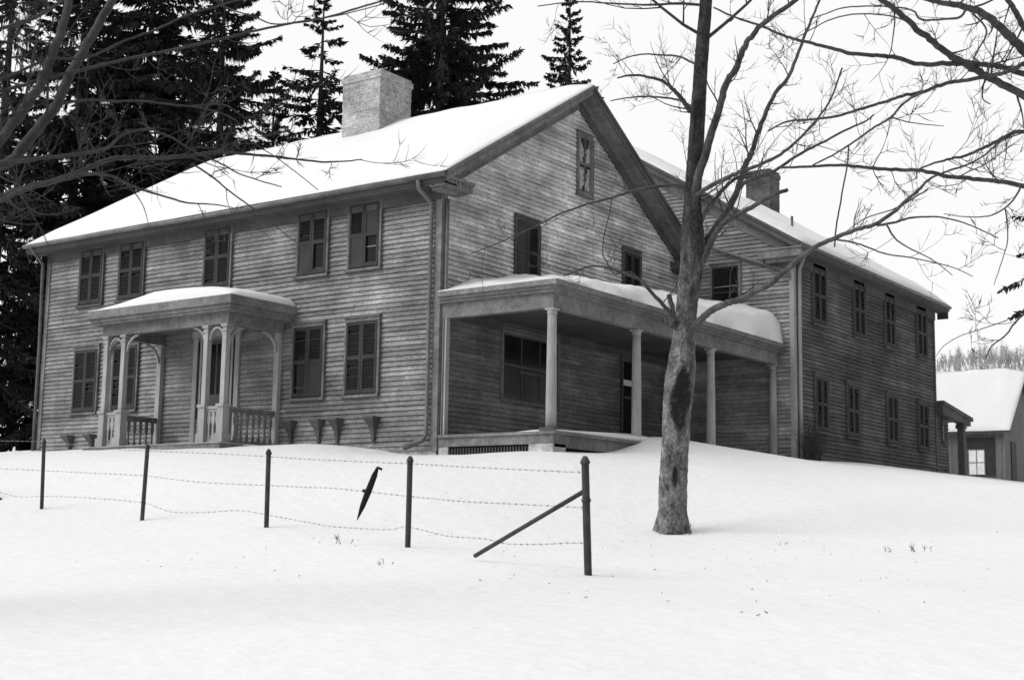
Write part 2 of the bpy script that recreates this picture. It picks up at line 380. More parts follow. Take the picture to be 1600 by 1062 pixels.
def window(O, U, N, u0, u1, z0, z1, kind='shut', opened=((), ()), trim=M_CASE, label=None, seed=0, shmat=M_SHUT, solid=((), ()), rows=2, cols=2, bar=M_TRIM):
    pt = frame_pt(O, U, N); c = MB(); t = .052
    qb(pt, c, u0 - t, u0, .0, .072, z0 - .02, z1 + .08); qb(pt, c, u1, u1 + t, .0, .072, z0 - .02, z1 + .08)
    qb(pt, c, u0, u1, .0, .070, z1, z1 + .08); qb(pt, c, u0 - t - .03, u1 + t + .03, .0, .10, z1 + .081, z1 + .115)
    qb(pt, c, u0 - t - .03, u1 + t + .03, .0, .11, z0 - .075, z0 - .021); qb(pt, c, u0, u1, 0, .05, z0 - .02, z0 + .0)
    qb(pt, c, u1 + t + .002, u1 + t + .022, .035, .088, z0, z1)      # hinge strip
    win = c.build('window', trim, house)
    if label: win['label'] = label
    p = MB(); qb(pt, p, u0, u1, .0, .037, z0, z1); p.build('pane', M_GLASS, win)
    um = (u0 + u1) / 2
    if kind == 'shut':
        zm = z0 + (z1 - z0) * .5
        shutter(pt, win, u0 + .004, um - .004, z0 + .01, z1 - .01, zm, opened[0], shmat, seed, solid=solid[0])
        shutter(pt, win, um + .004, u1 - .004, z0 + .01, z1 - .01, zm, opened[1], shmat, seed + 50, solid=solid[1])
        return win
    s = MB(); zm = z0 + (z1 - z0) * .52; b_ = .045
    for a, b in ((z0, z0 + b_ * 1.3), (zm - .025, zm + .025), (z1 - b_, z1)): qb(pt, s, u0 + b_, u1 - b_, .038, .056, a, b)
    qb(pt, s, u0, u0 + b_, .038, .058, z0, z1); qb(pt, s, u1 - b_, u1, .038, .058, z0, z1)
    for i in range(1, cols):
        u = u0 + (u1 - u0) * i / cols; qb(pt, s, u - .011, u + .011, .038, .050, z0 + b_, zm - .025); qb(pt, s, u - .011, u + .011, .038, .050, zm + .025, z1 - b_)
    if rows == 4:
        for z in ((z0 + zm) / 2, (z1 + zm) / 2): qb(pt, s, u0 + b_, u1 - b_, .038, .048, z - .01, z + .01)
    s.build('sash', bar, win); return win
FA = ((0, 0, 0), (1, 0, 0), (0, -1, 0)); FB = ((0, 0, 0), (0, 1, 0), (1, 0, 0))
for i, (a, b) in enumerate(((-11.72, -10.86), (-10.18, -9.30), (-7.10, -6.24), (-4.05, -3.19), (-2.51, -1.66))):
    op = {1: ((), ()), 3: ((), (0,)), 4: ((), (0,))}.get(i, ((), ()))
    so_ = {3: ((0,), ()), 4: ((0,), (1,))}.get(i, ((), ()))
    window(*FA, a, b, 3.97, 5.40, opened=op, seed=i, trim=M_TRIMD if i < 2 else M_CASE, solid=so_)
for i, (a, b) in enumerate(((-11.73, -10.84), (-10.22, -9.34), (-4.07, -3.19), (-2.50, -1.62))):
    window(*FA, a, b, 1.24, 2.80, opened={2: ((0,), ())}.get(i, ((), ())), solid={2: ((), (0,))}.get(i, ((), ())), seed=20 + i)
window(*FB, 2.60, 3.44, 3.95, 5.30, seed=31, trim=M_TRIMD, solid=((0, 1), ()), label='dark shuttered window low in the gable')
window(*FB, 7.2, 7.95, 4.20, 5.40, seed=32, trim=M_TRIMD, opened=((1,), ()), label='small dark window near the maple trunk')
gw = window(*FB, 5.10, 5.66, 6.46, 7.86, kind='sash', rows=2, cols=2, trim=M_TRIM, label='tall narrow attic window with ragged light curtains')
rc = random.Random(4); M_CURT = mat('old_curtain', .30, .9, [((12, 12, 12), 4, .5, 1.4)])                      # torn curtains behind the attic sash: set just in front of the pane
for zb, zt in ((6.55, 7.10), (7.24, 7.80)):
    n = 16
    for side in (0, 1):
        cu = MB(); a, wd, prev = 5.165 + side * .235, .11, None
        for i in range(n + 1):
            z = zb + (zt - zb) * i / n; wd = min(.19, max(.02, wd + rc.uniform(-.05, .05) + (.02 if i < 8 else -.012)))
            x_ = a if side == 0 else a + .2 - wd
            cur = (x_ + rc.uniform(-.01, .01), x_ + wd, z)
            if prev: cu.add([(.039, prev[0], prev[2]), (.039, prev[1], prev[2]), (.039, cur[1], cur[2]), (.039, cur[0], cur[2])], [(0, 1, 2, 3)])
            prev = cur
        cu.build('curtain', M_CURT, gw)
window(*FB, 2.16, 4.30, 1.26, 2.70, kind='sash', cols=3, trim=M_TRIM, label='wide dark parlour window under the side porch', bar=M_TRIMD)
wn = window(*FB, 7.15, 7.75, .75, 2.68, kind='sash', cols=1, trim=M_TRIMD, label='narrow glazed side door under the porch', bar=M_TRIMD)
q = MB(); q.box(.060, .066, 7.19, 7.62, 2.04, 2.18); q.build('card', M_PAPER, wn)

# front door
m_ = MB(); pt = frame_pt(*FA)
qb(pt, m_, -7.32, -7.18, 0, .07, .2, 2.80); qb(pt, m_, -5.92, -5.78, 0, .07, .2, 2.80); qb(pt, m_, -7.36, -5.74, 0, .09, 2.801, 2.97)
qb(pt, m_, -7.40, -5.70, 0, .13, 2.972, 3.03); qb(pt, m_, -7.10, -7.04, 0, .055, .2, 2.80); qb(pt, m_, -6.06, -6.00, 0, .055, .2, 2.80)
m_.build('door_casing', M_POST, house)
m_ = MB(); qb(pt, m_, -7.04, -6.06, .0, .04, .25, 2.70)
for a, b in ((-7.0, -6.60), (-6.5, -6.10)): qb(pt, m_, a, b, .04, .052, .4, 1.25)
dr = m_.build('front_door', M_TRIMD, house)
m_ = MB(); qb(pt, m_, -6.98, -6.58, .041, .048, 1.45, 2.62); qb(pt, m_, -6.52, -6.12, .041, .048, 1.45, 2.62)
qb(pt, m_, -7.175, -7.105, .0, .04, .9, 2.7); qb(pt, m_, -5.995, -5.925, .0, .04, .9, 2.7); m_.build('pane', M_GLASS, dr)
m_ = MB(); m_.tube([(-6.14, -.042, 1.3), (-6.14, -.075, 1.3), (-6.14, -.095, 1.3)], [.012, .03, .02], 8); m_.build('handle', M_METAL, dr)

# ---- gutter and downspouts
m_ = MB(); m_.tube([(XL, -.53, EZ - .07), (-7, -.53, EZ - .10), (XR, -.53, EZ - .08)], .058, 8)
m_.build('gutter', M_METAL, house, True)
m_ = MB(); m_.tube([(-.22, -.53, EZ - .12), (-.22, -.5, EZ - .3), (-.2, -.12, EZ - .52), (-.19, -.11, EZ - .7), (-.19, -.11, 3), (-.19, -.11, .32), (-.24, -.15, .2), (-.62, -.30, .05)], [.06, .05, .048, .045, .045, .045, .05, .07], 8)
m_.build('downspout', M_METAL, house, True)
m_ = MB(); m_.tube([(X0 - .09, -.53, EZ - .12), (X0 - .07, -.15, EZ - .5), (X0 - .07, -.10, 3), (X0 - .07, -.1, .2)], .045, 8)
m_.build('downspout', M_METAL, house, True)
m_ = MB(); m_.tube([(.10, .0 + .06, EZ - .45), (.10, .06, 3.3), (.10, .06, .1)], .04, 8); m_.build('downspout', M_METAL, house, True)

# ---- wall brackets (small flared wooden consoles left low on the front wall)
for i, x in enumerate((-11.75, -10.88, -3.22, -2.68, -1.66, -4.05)):
    q = MB(); z0, z1 = (.22, .66) if i < 2 else (.20, .74)
    prof = [(0, .03), (.25, .035), (.55, .06), (.8, .11), (.93, .14), (1, .14)]
    for (a, wa), (b, wb) in zip(prof, prof[1:]):
        za, zb = z0 + (z1 - z0) * a, z0 + (z1 - z0) * b
        q.hexa([(x - wa, -.03 - wa * 1.6, za), (x + wa, -.03 - wa * 1.6, za), (x + wa, -.03, za), (x - wa, -.03, za),
                (x - wb, -.03 - wb * 1.6, zb), (x + wb, -.03 - wb * 1.6, zb), (x + wb, -.03, zb), (x - wb, -.03, zb)])
    q.build('wall_bracket', M_TRIMD, house)

# ---- main chimney
def chimney(x0, x1, y0, y1, z0, z1, m, name='chimney'):
    q = MB(); z = z0; rc_ = random.Random(int(z1 * 100))
    while z < z1 - .01:                                  # one course of bricks after another, none quite true
        e_ = .035 if z1 - .24 < z < z1 - .12 else 0; zt = min(z + .075, z1); j = [rc_.uniform(-.007, .007) for _ in range(4)]
        q.box(x0 - e_ + j[0], x1 + e_ + j[1], y0 - e_ + j[2], y1 + e_ + j[3], z, zt); z += .0755
    c = q.build(name, m, house)
    k = MB(); k.box(x0 + .2, x1 - .2, y0 + .2, y1 - .2, z1 + .001, z1 + .02); k.build('flue', M_BLACK, c)
    return c
chimney(-7.05, -5.74, 4.45, 5.72, 8.0, 10.42, M_CHIM)

# ---- wing
WX0, WX, WY0, WY1 = -7.2, 3.23, 10.16, 20.5
WR, WE = 9.10, 5.72; WM = -1.985; WS = (WR - WE) / 5.6
m_ = MB()
def wl(z):
    if z < 5.5: return (0.0, WX)
    d = (WR - .2 - z) / WS
    return (max(-4, WM - d), min(WX, WM + d))
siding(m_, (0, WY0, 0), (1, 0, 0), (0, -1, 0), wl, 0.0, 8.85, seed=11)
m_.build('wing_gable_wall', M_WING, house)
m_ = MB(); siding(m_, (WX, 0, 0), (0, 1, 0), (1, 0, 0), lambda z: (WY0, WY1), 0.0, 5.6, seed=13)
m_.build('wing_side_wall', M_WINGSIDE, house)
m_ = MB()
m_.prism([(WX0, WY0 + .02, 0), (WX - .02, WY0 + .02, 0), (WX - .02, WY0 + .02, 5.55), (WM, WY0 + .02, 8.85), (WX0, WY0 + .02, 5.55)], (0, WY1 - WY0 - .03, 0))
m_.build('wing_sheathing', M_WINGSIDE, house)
for bx in ((WX - .09, WX + .035, WY0 - .045, WY0 - .0, -.1, 5.4), (WX + .0, WX + .045, WY0 + .002, WY0 + .08, -.1, 5.4)):
    m_ = MB(); m_.box(*bx); m_.build('corner_board', M_POST, house)
m_ = MB(); m_.box(WX, WX + .045, WY1 - .12, WY1, .1, 5.4); m_.build('corner_board', M_TRIMD, house)
wy0, wy1 = WY0 - .38, WY1 + .38; wxe = WM + 5.6
slab_roof('wing_roof', [(wxe, wy0, WE), (wxe, wy1, WE)], [(WM, wy1, WR), (WM, wy0, WR)], .10, M_TRIMD)
slab_roof('wing_roof', [(WM - 5.6, wy1, WE), (WM - 5.6, wy0, WE)], [(WM, wy0, WR), (WM, wy1, WR)], .10, M_TRIMD)
m_ = MB(); m_.box(wxe - .01, wxe + .02, wy0 + .02, wy1 - .02, WE - .2, WE - .01); m_.box(WX + .03, wxe - .01, wy0 + .03, wy1 - .05, WE - .24, WE - .2)
m_.box(WX + .03, WX + .07, WY0 + .1, WY1, WE - .5, WE - .242); m_.build('eaves_cornice', M_TRIMD, house)
fl = lambda p: (p[1], 2 * WY0 - 0 - (p[0] + WY0), p[2])    # main-gable frame turned to face the front
rake(1, WM, WR, WS, 5.58, 0, .38, (M_TRIMD, M_TRIM, M_TRIM), flipaxis=fl)
rake(-1, WM, WR, WS, 5.58, 0, .38, (M_TRIMD, M_TRIM, M_TRIM), flipaxis=fl, stop=1.5)
q = MB(); q.box(2.45, wxe - .0, wy0 + .01, WY0 - .0, WE - .34, WE - .14); q.box(2.42, wxe + .03, wy0 - .02, WY0, WE - .138, WE - .10); q.box(2.6, wxe - .1, wy0 + .09, WY0, WE - .44, WE - .342)
q.build('cornice_return', M_TRIM, house)
m_ = MB(); m_.box(WX + .02, wxe - .03, wy1 - .06, wy1 + .0, WE - .42, WE - .1); m_.build('cornice_return', M_TRIMD, house)
FD = ((0, WY0, 0), (1, 0, 0), (0, -1, 0)); FC = ((WX, 0, 0), (0, 1, 0), (1, 0, 0))
window(*FD, .98, 1.74, 3.95, 5.36, kind='sash', cols=1, seed=40, trim=M_TRIM, bar=M_SHUT, label='black open-looking window of the wing above the porch snow')
for i, (a, b) in enumerate(((11.28, 12.05), (13.98, 14.72), (16.30, 17.0), (18.90, 19.66))):
    window(*FC, a, b, 3.92, 5.38, seed=60 + i, trim=M_TRIMD, shmat=M_SHUT)
for i, (a, b) in enumerate(((11.33, 12.06), (13.42, 14.15), (16.32, 17.06), (18.84, 19.60))):
    window(*FC, a, b, 1.14, 2.52, seed=70 + i, trim=M_TRIMD)
m_ = MB(); m_.tube([(wxe + .04, wy0, WE - .07), (wxe + .04, wy1, WE - .08)], .05, 8); m_.build('gutter', M_METAL, house, True)
m_ = MB(); m_.tube([(wxe - .05, WY0 + .10, WE - .12), (WX + .12, WY0 + .13, WE - .6), (WX + .11, WY0 + .13, 3), (WX + .11, WY0 + .13, .2)], .045, 8)
m_.build('downspout', M_POST, house, True)
m_ = MB(); m_.tube([(.55, WY0 - .22, 6.05), (.98, WY0 - .12, 5.90), (2.1, WY0 - .10, 5.46), (3.14, WY0 - .10, 5.05), (3.16, WY0 - .1, 4.9)], .048, 8)
m_.build('downspout', M_TRIM, house, True)
c2 = chimney(-2.4, -1.55, 19.0, 19.75, 8.4, 10.45, M_CHIM2, 'chimney')
m_ = MB(); m_.tube([(2.3, 12.2, 6.4), (2.3, 12.2, 7.0)], .035, 8); m_.build('vent_pipe', M_METAL, house)

# lean-to and its little porch at the far end of the wing
m_ = MB(); siding(m_, (WX, 0, 0), (0, 1, 0), (1, 0, 0), lambda z: (WY1 + .02, 21.6), 0.0, 2.3, seed=17); m_.build('lean_to_wall', M_WINGSIDE, house)
m_ = MB(); m_.box(-3, WX - .02, WY1, 21.58, 0, 2.45); m_.build('sheathing', M_WINGSIDE, house)
m_ = MB()
m_.hexa([(-3, WY1 + .0, 2.60), (3.5, WY1 + .0, 2.60), (3.5, 23.3, 2.28), (-3, 23.3, 2.28), (-3, WY1, 2.72), (3.5, WY1, 2.72), (3.5, 23.3, 2.40), (-3, 23.3, 2.40)])
m_.hexa([(3.2, WY1 + .0, 2.30), (3.46, WY1 + .0, 2.30), (3.46, 23.15, 2.12), (3.2, 23.15, 2.12), (3.2, WY1, 2.598), (3.46, WY1, 2.598), (3.46, 23.15, 2.29), (3.2, 23.15, 2.29)])
m_.build('lean_to_roof', M_TRIMD, house)
m_ = MB(); m_.box(3.24, 3.44, 22.45, 22.65, -.2, 2.16); m_.box(3.20, 3.48, 22.41, 22.69, 2.0, 2.14); m_.build('lean_to_post', M_TRIMD, house)
window((WX, 0, 0), (0, 1, 0), (1, 0, 0), 20.95, 21.25, 1.5, 2.05, kind='sash', cols=1, trim=M_TRIMD, bar=M_TRIMD, label='tiny square window at the lean-to end')

# ------------------------------------------------------------------ front portico
PX0, PX1 = -8.80, -4.05
m_ = MB()
m_.box(PX0, PX1, -2.0, -.0, 3.10, 3.28); m_.box(PX0 + .06, PX1 - .06, -1.94, -.0, 3.02, 3.099)
m_.box(PX0 + .10, PX1 - .10, -1.90, 0, 2.965, 3.019)
m_.box(PX0 + .24, PX1 - .34, -1.72, -1.56, 2.72, 2.964)                        # architrave
m_.box(PX0 + .24, PX0 + .40, -1.559, -.05, 2.72, 2.964); m_.box(PX1 - .50, PX1 - .34, -1.559, -.05, 2.72, 2.964)
m_.build('portico_roof', M_TRIM, house)
m_ = MB(); m_.box(-8.75, -4.25, -1.95, -.0, .02, .14); m_.box(-8.7, -4.3, -1.9, -.02, -.5, .018)
m_.build('portico_deck', M_TRIM, house)
m_ = MB(); m_.box(-8.76, -4.24, -1.97, -1.3, .142, .165); 
m_.build('deck_edge', M_POST, house)
def pcol(x, y, top=2.72, base=.14, h=.062):
    q = MB(); q.box(x - h, x + h, y - h, y + h, base + .86, top)
    q.box(x - h - .018, x + h + .018, y - h - .018, y + h + .018, top - .16, top - .12); q.box(x - h - .03, x + h + .03, y - h - .03, y + h + .03, top - .06, top - .001)
    c = q.build('portico_column', M_POST, house)
    q = MB(); a = h + .028
    q.box(x - a, x + a, y - a, y + a, base + .23, base + .80); q.box(x - a - .03, x + a + .03, y - a - .03, y + a + .03, base + .80, base + .86)
    q.box(x - a - .035, x + a + .035, y - a - .035, y + a + .035, base + .0, base + .23); q.build('pedestal', M_POST, c)
cx_ = [-8.44, -7.84, -5.10, -4.52]
for x in cx_: pcol(x, -1.64)
for x in (-8.44, -4.52):
    q = MB(); q.box(x - .07, x + .07, -.14, -.03, .14, 2.72); q.build('pilaster', M_POST, house)
def arch(P, c, r0, r1, a0, a1, axis, sq=1.0):
    """curved bracket: band between r0 and r1 from angle a0 to a1 around c, in the x-z or y-z plane, 5 cm thick"""
    q = P; n = 9
    for i in range(n):
        t0, t1 = a0 + (a1 - a0) * i / n, a0 + (a1 - a0) * (i + 1) / n
        pts = []
        for t, r in ((t0, r0), (t1, r0), (t1, r1), (t0, r1)):
            h, v = r * math.cos(t), r * math.sin(t) * sq
            pts.append((c[0] + h, c[1], c[2] + v) if axis == 'x' else (c[0], c[1] + h, c[2] + v))
        q.prism(pts, (0, .05, 0) if axis == 'x' else (.05, 0, 0))
H = math.pi / 2; AR = []
for xa, xb in ((-8.44, -7.84), (-5.10, -4.52)):
    r = (xb - xa) / 2 - .065; AR.append((((xa + xb) / 2, -1.66, 2.72 - r * 1.25 - .03), r - .035, r, 0, math.pi, 'x', 1.25))
AR += [((-7.84 + .065 + .38, -1.66, 2.33), .34, .38, H, math.pi, 'x'), ((-5.10 - .065 - .38, -1.66, 2.33), .34, .38, 0, H, 'x')]
for x in (-8.46, -4.54):
    AR += [((x, -1.58 + .42, 2.28), .37, .42, H, math.pi, 'y'), ((x, -.14 - .42, 2.28), .37, .42, 0, H, 'y')]
for a_ in AR:
    q = MB(); arch(q, *a_); q.build('arched_bracket', M_POST, house)
def splat(q, x, y, axis, z0=.24, z1=.90, wmax=.055):
    prof = [(0, .9), (.12, .9), (.2, .45), (.5, .38), (.62, .8), (.78, 1), (.9, .7), (1, .9)]
    for (a, wa), (b, wb) in zip(prof, prof[1:]):
        za, zb = z0 + (z1 - z0) * a, z0 + (z1 - z0) * b; wa *= wmax; wb *= wmax
        if axis == 'x': q.prism([(x - wa, y, za), (x + wa, y, za), (x + wb, y, zb), (x - wb, y, zb)], (0, .025, 0))
        else: q.prism([(x, y - wa, za), (x, y + wa, za), (x, y + wb, zb), (x, y - wb, zb)], (.025, 0, 0))
def balustrade(axis, a0, a1, c, n, m=M_POST):
    q = MB()
    if axis == 'x': q.box(a0, a1, c - .045, c + .045, .90, .96); q.box(a0, a1, c - .03, c + .03, .19, .24); q.box(a0, a1, c - .02, c + .02, .84, .899)
    else: q.box(c - .045, c + .045, a0, a1, .90, .96); q.box(c - .03, c + .03, a0, a1, .19, .24); q.box(c - .02, c + .02, a0, a1, .84, .899)
    r = q.build('balustrade', m, house)
    for i in range(n):
        a = a0 + (a1 - a0) * (i + .5) / n; b = MB(); splat(b, a if axis == 'x' else c - .012, (c - .012) if axis == 'x' else a, axis, z1=.838); b.build('baluster', m, r)
balustrade('x', -8.34, -7.94, -1.64, 3); balustrade('x', -5.0, -4.62, -1.64, 3)
balustrade('y', -1.54, -.15, -4.52, 8, M_TRIM); balustrade('y', -1.54, -.15, -8.44, 8, M_TRIM)

# ------------------------------------------------------------------ side porch
QX = 2.71
m_ = MB()
m_.box(0.05, 3.0, -.18, 10.15, 3.12, 3.22); m_.box(0.05, 2.94, -.12, 10.15, 3.06, 3.119); m_.box(0.05, 2.88, -.06, 10.15, 3.0, 3.059)
m_.box(0.05, QX + .10, .02, .20, 2.70, 2.999); m_.box(QX - .08, QX + .10, .2, 10.13, 2.70, 2.999)
m_.box(.04, QX - .08, .2, 10.14, 2.92, 2.998, 1)
for (y0, y1) in ((.2, 10.12),): m_.box(.04, .09, y0, y1, 2.76, 2.919, 1)
m_.hexa([(0.03, .15, 3.221), (2.95, -.13, 3.221), (2.95, 10.15, 3.221), (0.03, 10.15, 3.221), (0.03, 1.0, 3.42), (2.90, -.08, 3.23), (2.90, 10.15, 3.23), (0.03, 10.15, 3.48)])
m_.build('porch_roof', [M_TRIM, M_TRIMD], house)
for i, y in enumerate((.12, 3.34, 6.70, 10.03)):
    q = MB(); n = 14; zb = .33 if i == 0 else .05
    prof = [(zb + .04, .106), (zb + .35, .107), (1.4, .102), (2.3, .092), (2.58, .089)]
    q.tube([(QX, y, z) for z, r in prof], [r for z, r in prof], 16)
    c = q.build('porch_column', M_POST, house, True)
    q = MB(); q.tube([(QX, y, 2.58), (QX, y, 2.60), (QX, y, 2.66)], [.093, .100, .100], 16); q.box(QX - .105, QX + .105, y - .105, y + .105, 2.661, 2.698); q.build('capital', M_POST, c)
    q = MB(); q.box(QX - .17, QX + .17, y - .15, y + .17, zb - .03, zb + .04); q.build('plinth', M_TRIMD, c)
q = MB(); q.box(.06, .16, .03, .15, .3, 2.70); q.build('pilaster', M_POST, house)
m_ = MB(); m_.box(0.06, 2.92, -.06, 10.1, .24, .30); m_.box(.06, 2.86, -.02, .02, .06, .238); m_.box(2.80, 2.86, .021, 10.1, .0, .238)
m_.build('porch_deck', M_TRIM, house)
m_ = MB(); m_.box(.3, 2.3, .04, .05, -.4, .06, 0)
for i in range(28):
    x = .3 + i * .072; m_.box(x, x + .026, .02, .036, -.4, .03, 1)
m_.box(2.7, 2.71, .4, 4, -.4, .06, 0)
for i in range(40):
    y = .4 + i * .08; m_.box(2.715, 2.73, y, y + .026, -.4, .02, 1)
m_.build('lattice', [M_BLACK, M_TRIMD], house)
for bx in ((2.3, 2.86, -.03, .42, -.5, .057), (.06, .3, -.01, .3, -.5, .057)):
    m_ = MB(); m_.box(*bx); m_.build('porch_pier', M_STONE, house)

# ------------------------------------------------------------------ snow lying on things
def snow_sheet(name, label, base, top, nu, nv, cat='snow', group='snow lying on the roofs'):
    """closed sheet: base(s,t) and top(s,t) return points, s,t in 0..1"""
    q = MB(); W_ = nu + 1
    for fn in (base, top):
        for j in range(nv + 1):
            for i in range(nu + 1): q.v.append(tuple(fn(i / nu, j / nv)))
    o = W_ * (nv + 1)
    for j in range(nv):
        for i in range(nu):
            a = j * W_ + i; q.f.append((a, a + W_, a + W_ + 1, a + 1)); q.f.append((o + a, o + a + 1, o + a + W_ + 1, o + a + W_))
    for i in range(nu):
        q.f.append((i, i + 1, o + i + 1, o + i)); a = nv * W_ + i; q.f.append((a + 1, a, o + a, o + a + 1))
    for j in range(nv):
        a = j * W_; q.f.append((a + W_, a, o + a, o + a + W_)); a += nu; q.f.append((a, a + W_, o + a + W_, o + a))
    q.m = [0] * len(q.f)
    ob = q.build(name, M_SNOW, None, True); return tag(ob, label, cat, group)
def wob(a, b, k=1.0): return (math.sin(a * 1.7 + 3 * math.sin(b * .6 * k)) + math.sin(b * 2.3 + a * .7) + .6 * math.sin(a * 5.1 * k + b * 1.3)) / 2.6
def edge(d, r): return 1.0 if d >= r else math.sqrt(max(0, 1 - (1 - d / r) ** 2))
def roof_snow(label, A, B, Cc, D, th, jag=.02, er=.22, nu=110, nv=44):
    A, B, Cc, D = map(Vector, (A, B, Cc, D)); LU = (B - A).length; LV = (D - A).length
    def b(s, t):
        e = jag * wob(s * LU * 2.1, 7.7, 2) * (1 - t)
        p = (A * (1 - s) + B * s) * (1 - t) + (D * (1 - s) + Cc * s) * t
        return p + Vector((0, 0, .006)) + (A - D).normalized() * (e + (0.03 if t == 0 else 0))
    def tp(s, t):
        du = min(s, 1 - s) * LU; dv = t * LV
        h = th * (1 + .28 * wob(s * LU, t * LV)) * (.25 * edge(du, .05) + .75 * min(1, du / .8)) * (.5 * edge(dv, .08) + .5 * min(1, dv / .9))
        return b(s, t) + Vector((0, 0, .012 + h))
    return snow_sheet('roof_snow', label, b, tp, nu, nv)
roof_snow('deep snow covering the long front slope of the main house', (XL, -.47, EZ), (XR + .02, -.47, EZ), (XR + .02, 5.1, RZ), (XL, 5.1, RZ), .13)
roof_snow('snow on the rear slope of the main house behind its ridge', (XR, 10.6, EZ), (XL, 10.6, EZ), (XL, 5.1, RZ), (XR, 5.1, RZ), .13)
roof_snow('snow on the wing roof below the small dark chimney', (wxe, wy0, WE), (wxe, wy1, WE), (WM, wy1, WR), (WM, wy0, WR), .20)
# mound on the portico
def pb(s, t): return Vector((PX0 + .01 + (PX1 - PX0 - .02) * s, -1.99 + 1.98 * t, 3.284))
def ptop(s, t):
    x = (PX1 - PX0) * s; y = 1.98 * t
    a = min(1, (x / 2.0)) ** .75; b_ = edge(max(0, 4.75 - x), 1.1) if x > 3.6 else 1
    h = (.36 + .06 * math.sin(x * 1.2 - 1.2)) * a * b_ * edge(y, .35) * (0.72 + .28 * min(1, (y) / 1.0)) + .012
    return pb(s, t) + Vector((0, 0, h))
snow_sheet('roof_snow', 'smooth mound of snow on top of the front portico', pb, ptop, 50, 24)
# porch roof drift
def qb_(s, t):
    x = 3.0 * (1 - t) + .06 * t; y = -.18 + (10.3) * s
    return Vector((x, y, 3.222 + t * .30 * min(1, s * 6)))
def qtop(s, t):
    p = qb_(s, t); y = p.y; x = p.x; w_ = 1 - x / 3.0
    wall = np.interp(y, [-.2, .15, 1.1, 2.5, 3.8, 5.1, 6.8, 8.1, 9.6, 10.2], [3.23, 3.33, 3.70, 4.02, 4.18, 4.28, 4.48, 4.58, 4.60, 4.55])
    outer = np.interp(y, [-.2, 1, 2, 4, 6, 8, 9, 9.9, 10.12], [3.25, 3.36, 3.42, 3.44, 3.50, 3.60, 3.74, 3.86, 3.80])
    lat = w_ ** .65
    z = outer * (1 - lat) + wall * lat + (.05 * wob(x * 1.5, y * 1.4) + .03 * wob(x * 4, y * 3.7)) * min(1, max(0, y))
    d = 3.0 - x; top = p.z + .01 + (z - p.z) * edge(d, .20 + .10 * math.sin(y * 2.9) * math.sin(y * 1.1)) * edge(y + .18, .5)
    return Vector((p.x + (.03 * math.sin(y * 3) if t == 0 else 0), p.y, max(top, p.z + .01)))
snow_sheet('roof_snow', 'snow drifted against the gable on the side porch roof', qb_, qtop, 90, 30)
# snow on the porch floor by the corner column
def fb(s, t): return Vector((2.90 - 2.2 * t, .9 * t * t + .0 + 4.2 * s, .302))
def ft(s, t):
    d = min(s, 1 - s) * 4.2; p = fb(s, t)
    return p + Vector((0, 0, .012 + (.05 + .20 * s) * edge(d, .6) * (.4 + .6 * math.sin(min(1, t * 1.4) * math.pi) if t < .7 else .4 * (1 - t))))
snow_sheet('drifted_snow', 'thin snow lying on the side porch floor by the corner column', fb, ft, 40, 16, group=None)

# ------------------------------------------------------------------ outbuilding
bo = at(1578, 672, 60); rt = Vector((RX.x, RX.y, 0)).normalized(); fd = Vector((-rt.y, rt.x, 0))
e1 = (rt * math.cos(R(30)) - fd * math.sin(R(30)))        # along the eaves, towards the right end
e2 = (rt * math.sin(R(30)) + fd * math.cos(R(30)))        # from the eaves wall to the back
barn = thing('outbuilding', 'low grey board outbuilding with a snow covered roof at the right edge', 'outbuilding', (bo.x, bo.y, 1.0))
bo.z = 0; BL, BW, BE, BR = 13.0, 8.4, 3.25, 6.15
def bp(u, v, z): return bo + e1 * u + e2 * v + Vector((0, 0, z))      # u<0 runs left from the corner
M_BARN = mat('grey_barn_boards', .135, .9, [((6, 6, .4), 4, .7, 1.3), ((25, 25, 1.5), 4, .8, 1.2)], ((30, 30, 1), 3, .01, .5))
q = MB(); q.prism([bp(-.3, .3, 0), bp(-.3, BW - .3, 0), bp(-.3, BW - .3, BE), bp(-.3, BW / 2, BR - .22), bp(-.3, .3, BE)], -e1 * BL); 
for i in range(int(BL / .3)):
    u = -.45 - i * .3
    q.hexa([bp(u - .02, .27, 0), bp(u + .02, .27, 0), bp(u + .02, .3, 0), bp(u - .02, .3, 0), bp(u - .02, .27, BE - .1), bp(u + .02, .27, BE - .1), bp(u + .02, .3, BE - .1), bp(u - .02, .3, BE - .1)])
q.build('wall', M_BARN, barn)
q = MB()
for v0, v1 in ((-.05, BW / 2), (BW + .05, BW / 2)):
    z0 = BE - .05 * 0; q.hexa([bp(-BL - .6, v0, z0 - .12), bp(.0, v0, z0 - .12), bp(.0, v1, BR - .12), bp(-BL - .6, v1, BR - .12), bp(-BL - .6, v0, z0), bp(0, v0, z0), bp(0, v1, BR), bp(-BL - .6, v1, BR)])
q.build('roof', M_TRIMD, barn)
q = MB()
def bwin(mb, u0, u1, z0, z1, n0, n1): mb.hexa([bp(u0, n0, z0), bp(u1, n0, z0), bp(u1, n1, z0), bp(u0, n1, z0), bp(u0, n0, z1), bp(u1, n0, z1), bp(u1, n1, z1), bp(u0, n1, z1)])
bwin(q, -1.86, -.70, 1.35, 2.95, .24, .299); fr = q.build('window', M_SHUT, barn)
q = MB(); bwin(q, -1.78, -1.14, 1.40, 2.45, .225, .238); q.build('pane', mat('painted_reflection_pane', .75, .4, [((4, 4, 4), 3, .85, 1.1)]), fr)  # whitened pane: a bright reflection put into its colour
q = MB(); bwin(q, -1.475, -1.445, 1.40, 2.45, .21, .224); bwin(q, -1.78, -1.14, 1.90, 1.93, .212, .223)
for u in (-1.82, -1.14): bwin(q, u, u + .04, 1.37, 2.48, .208, .237)
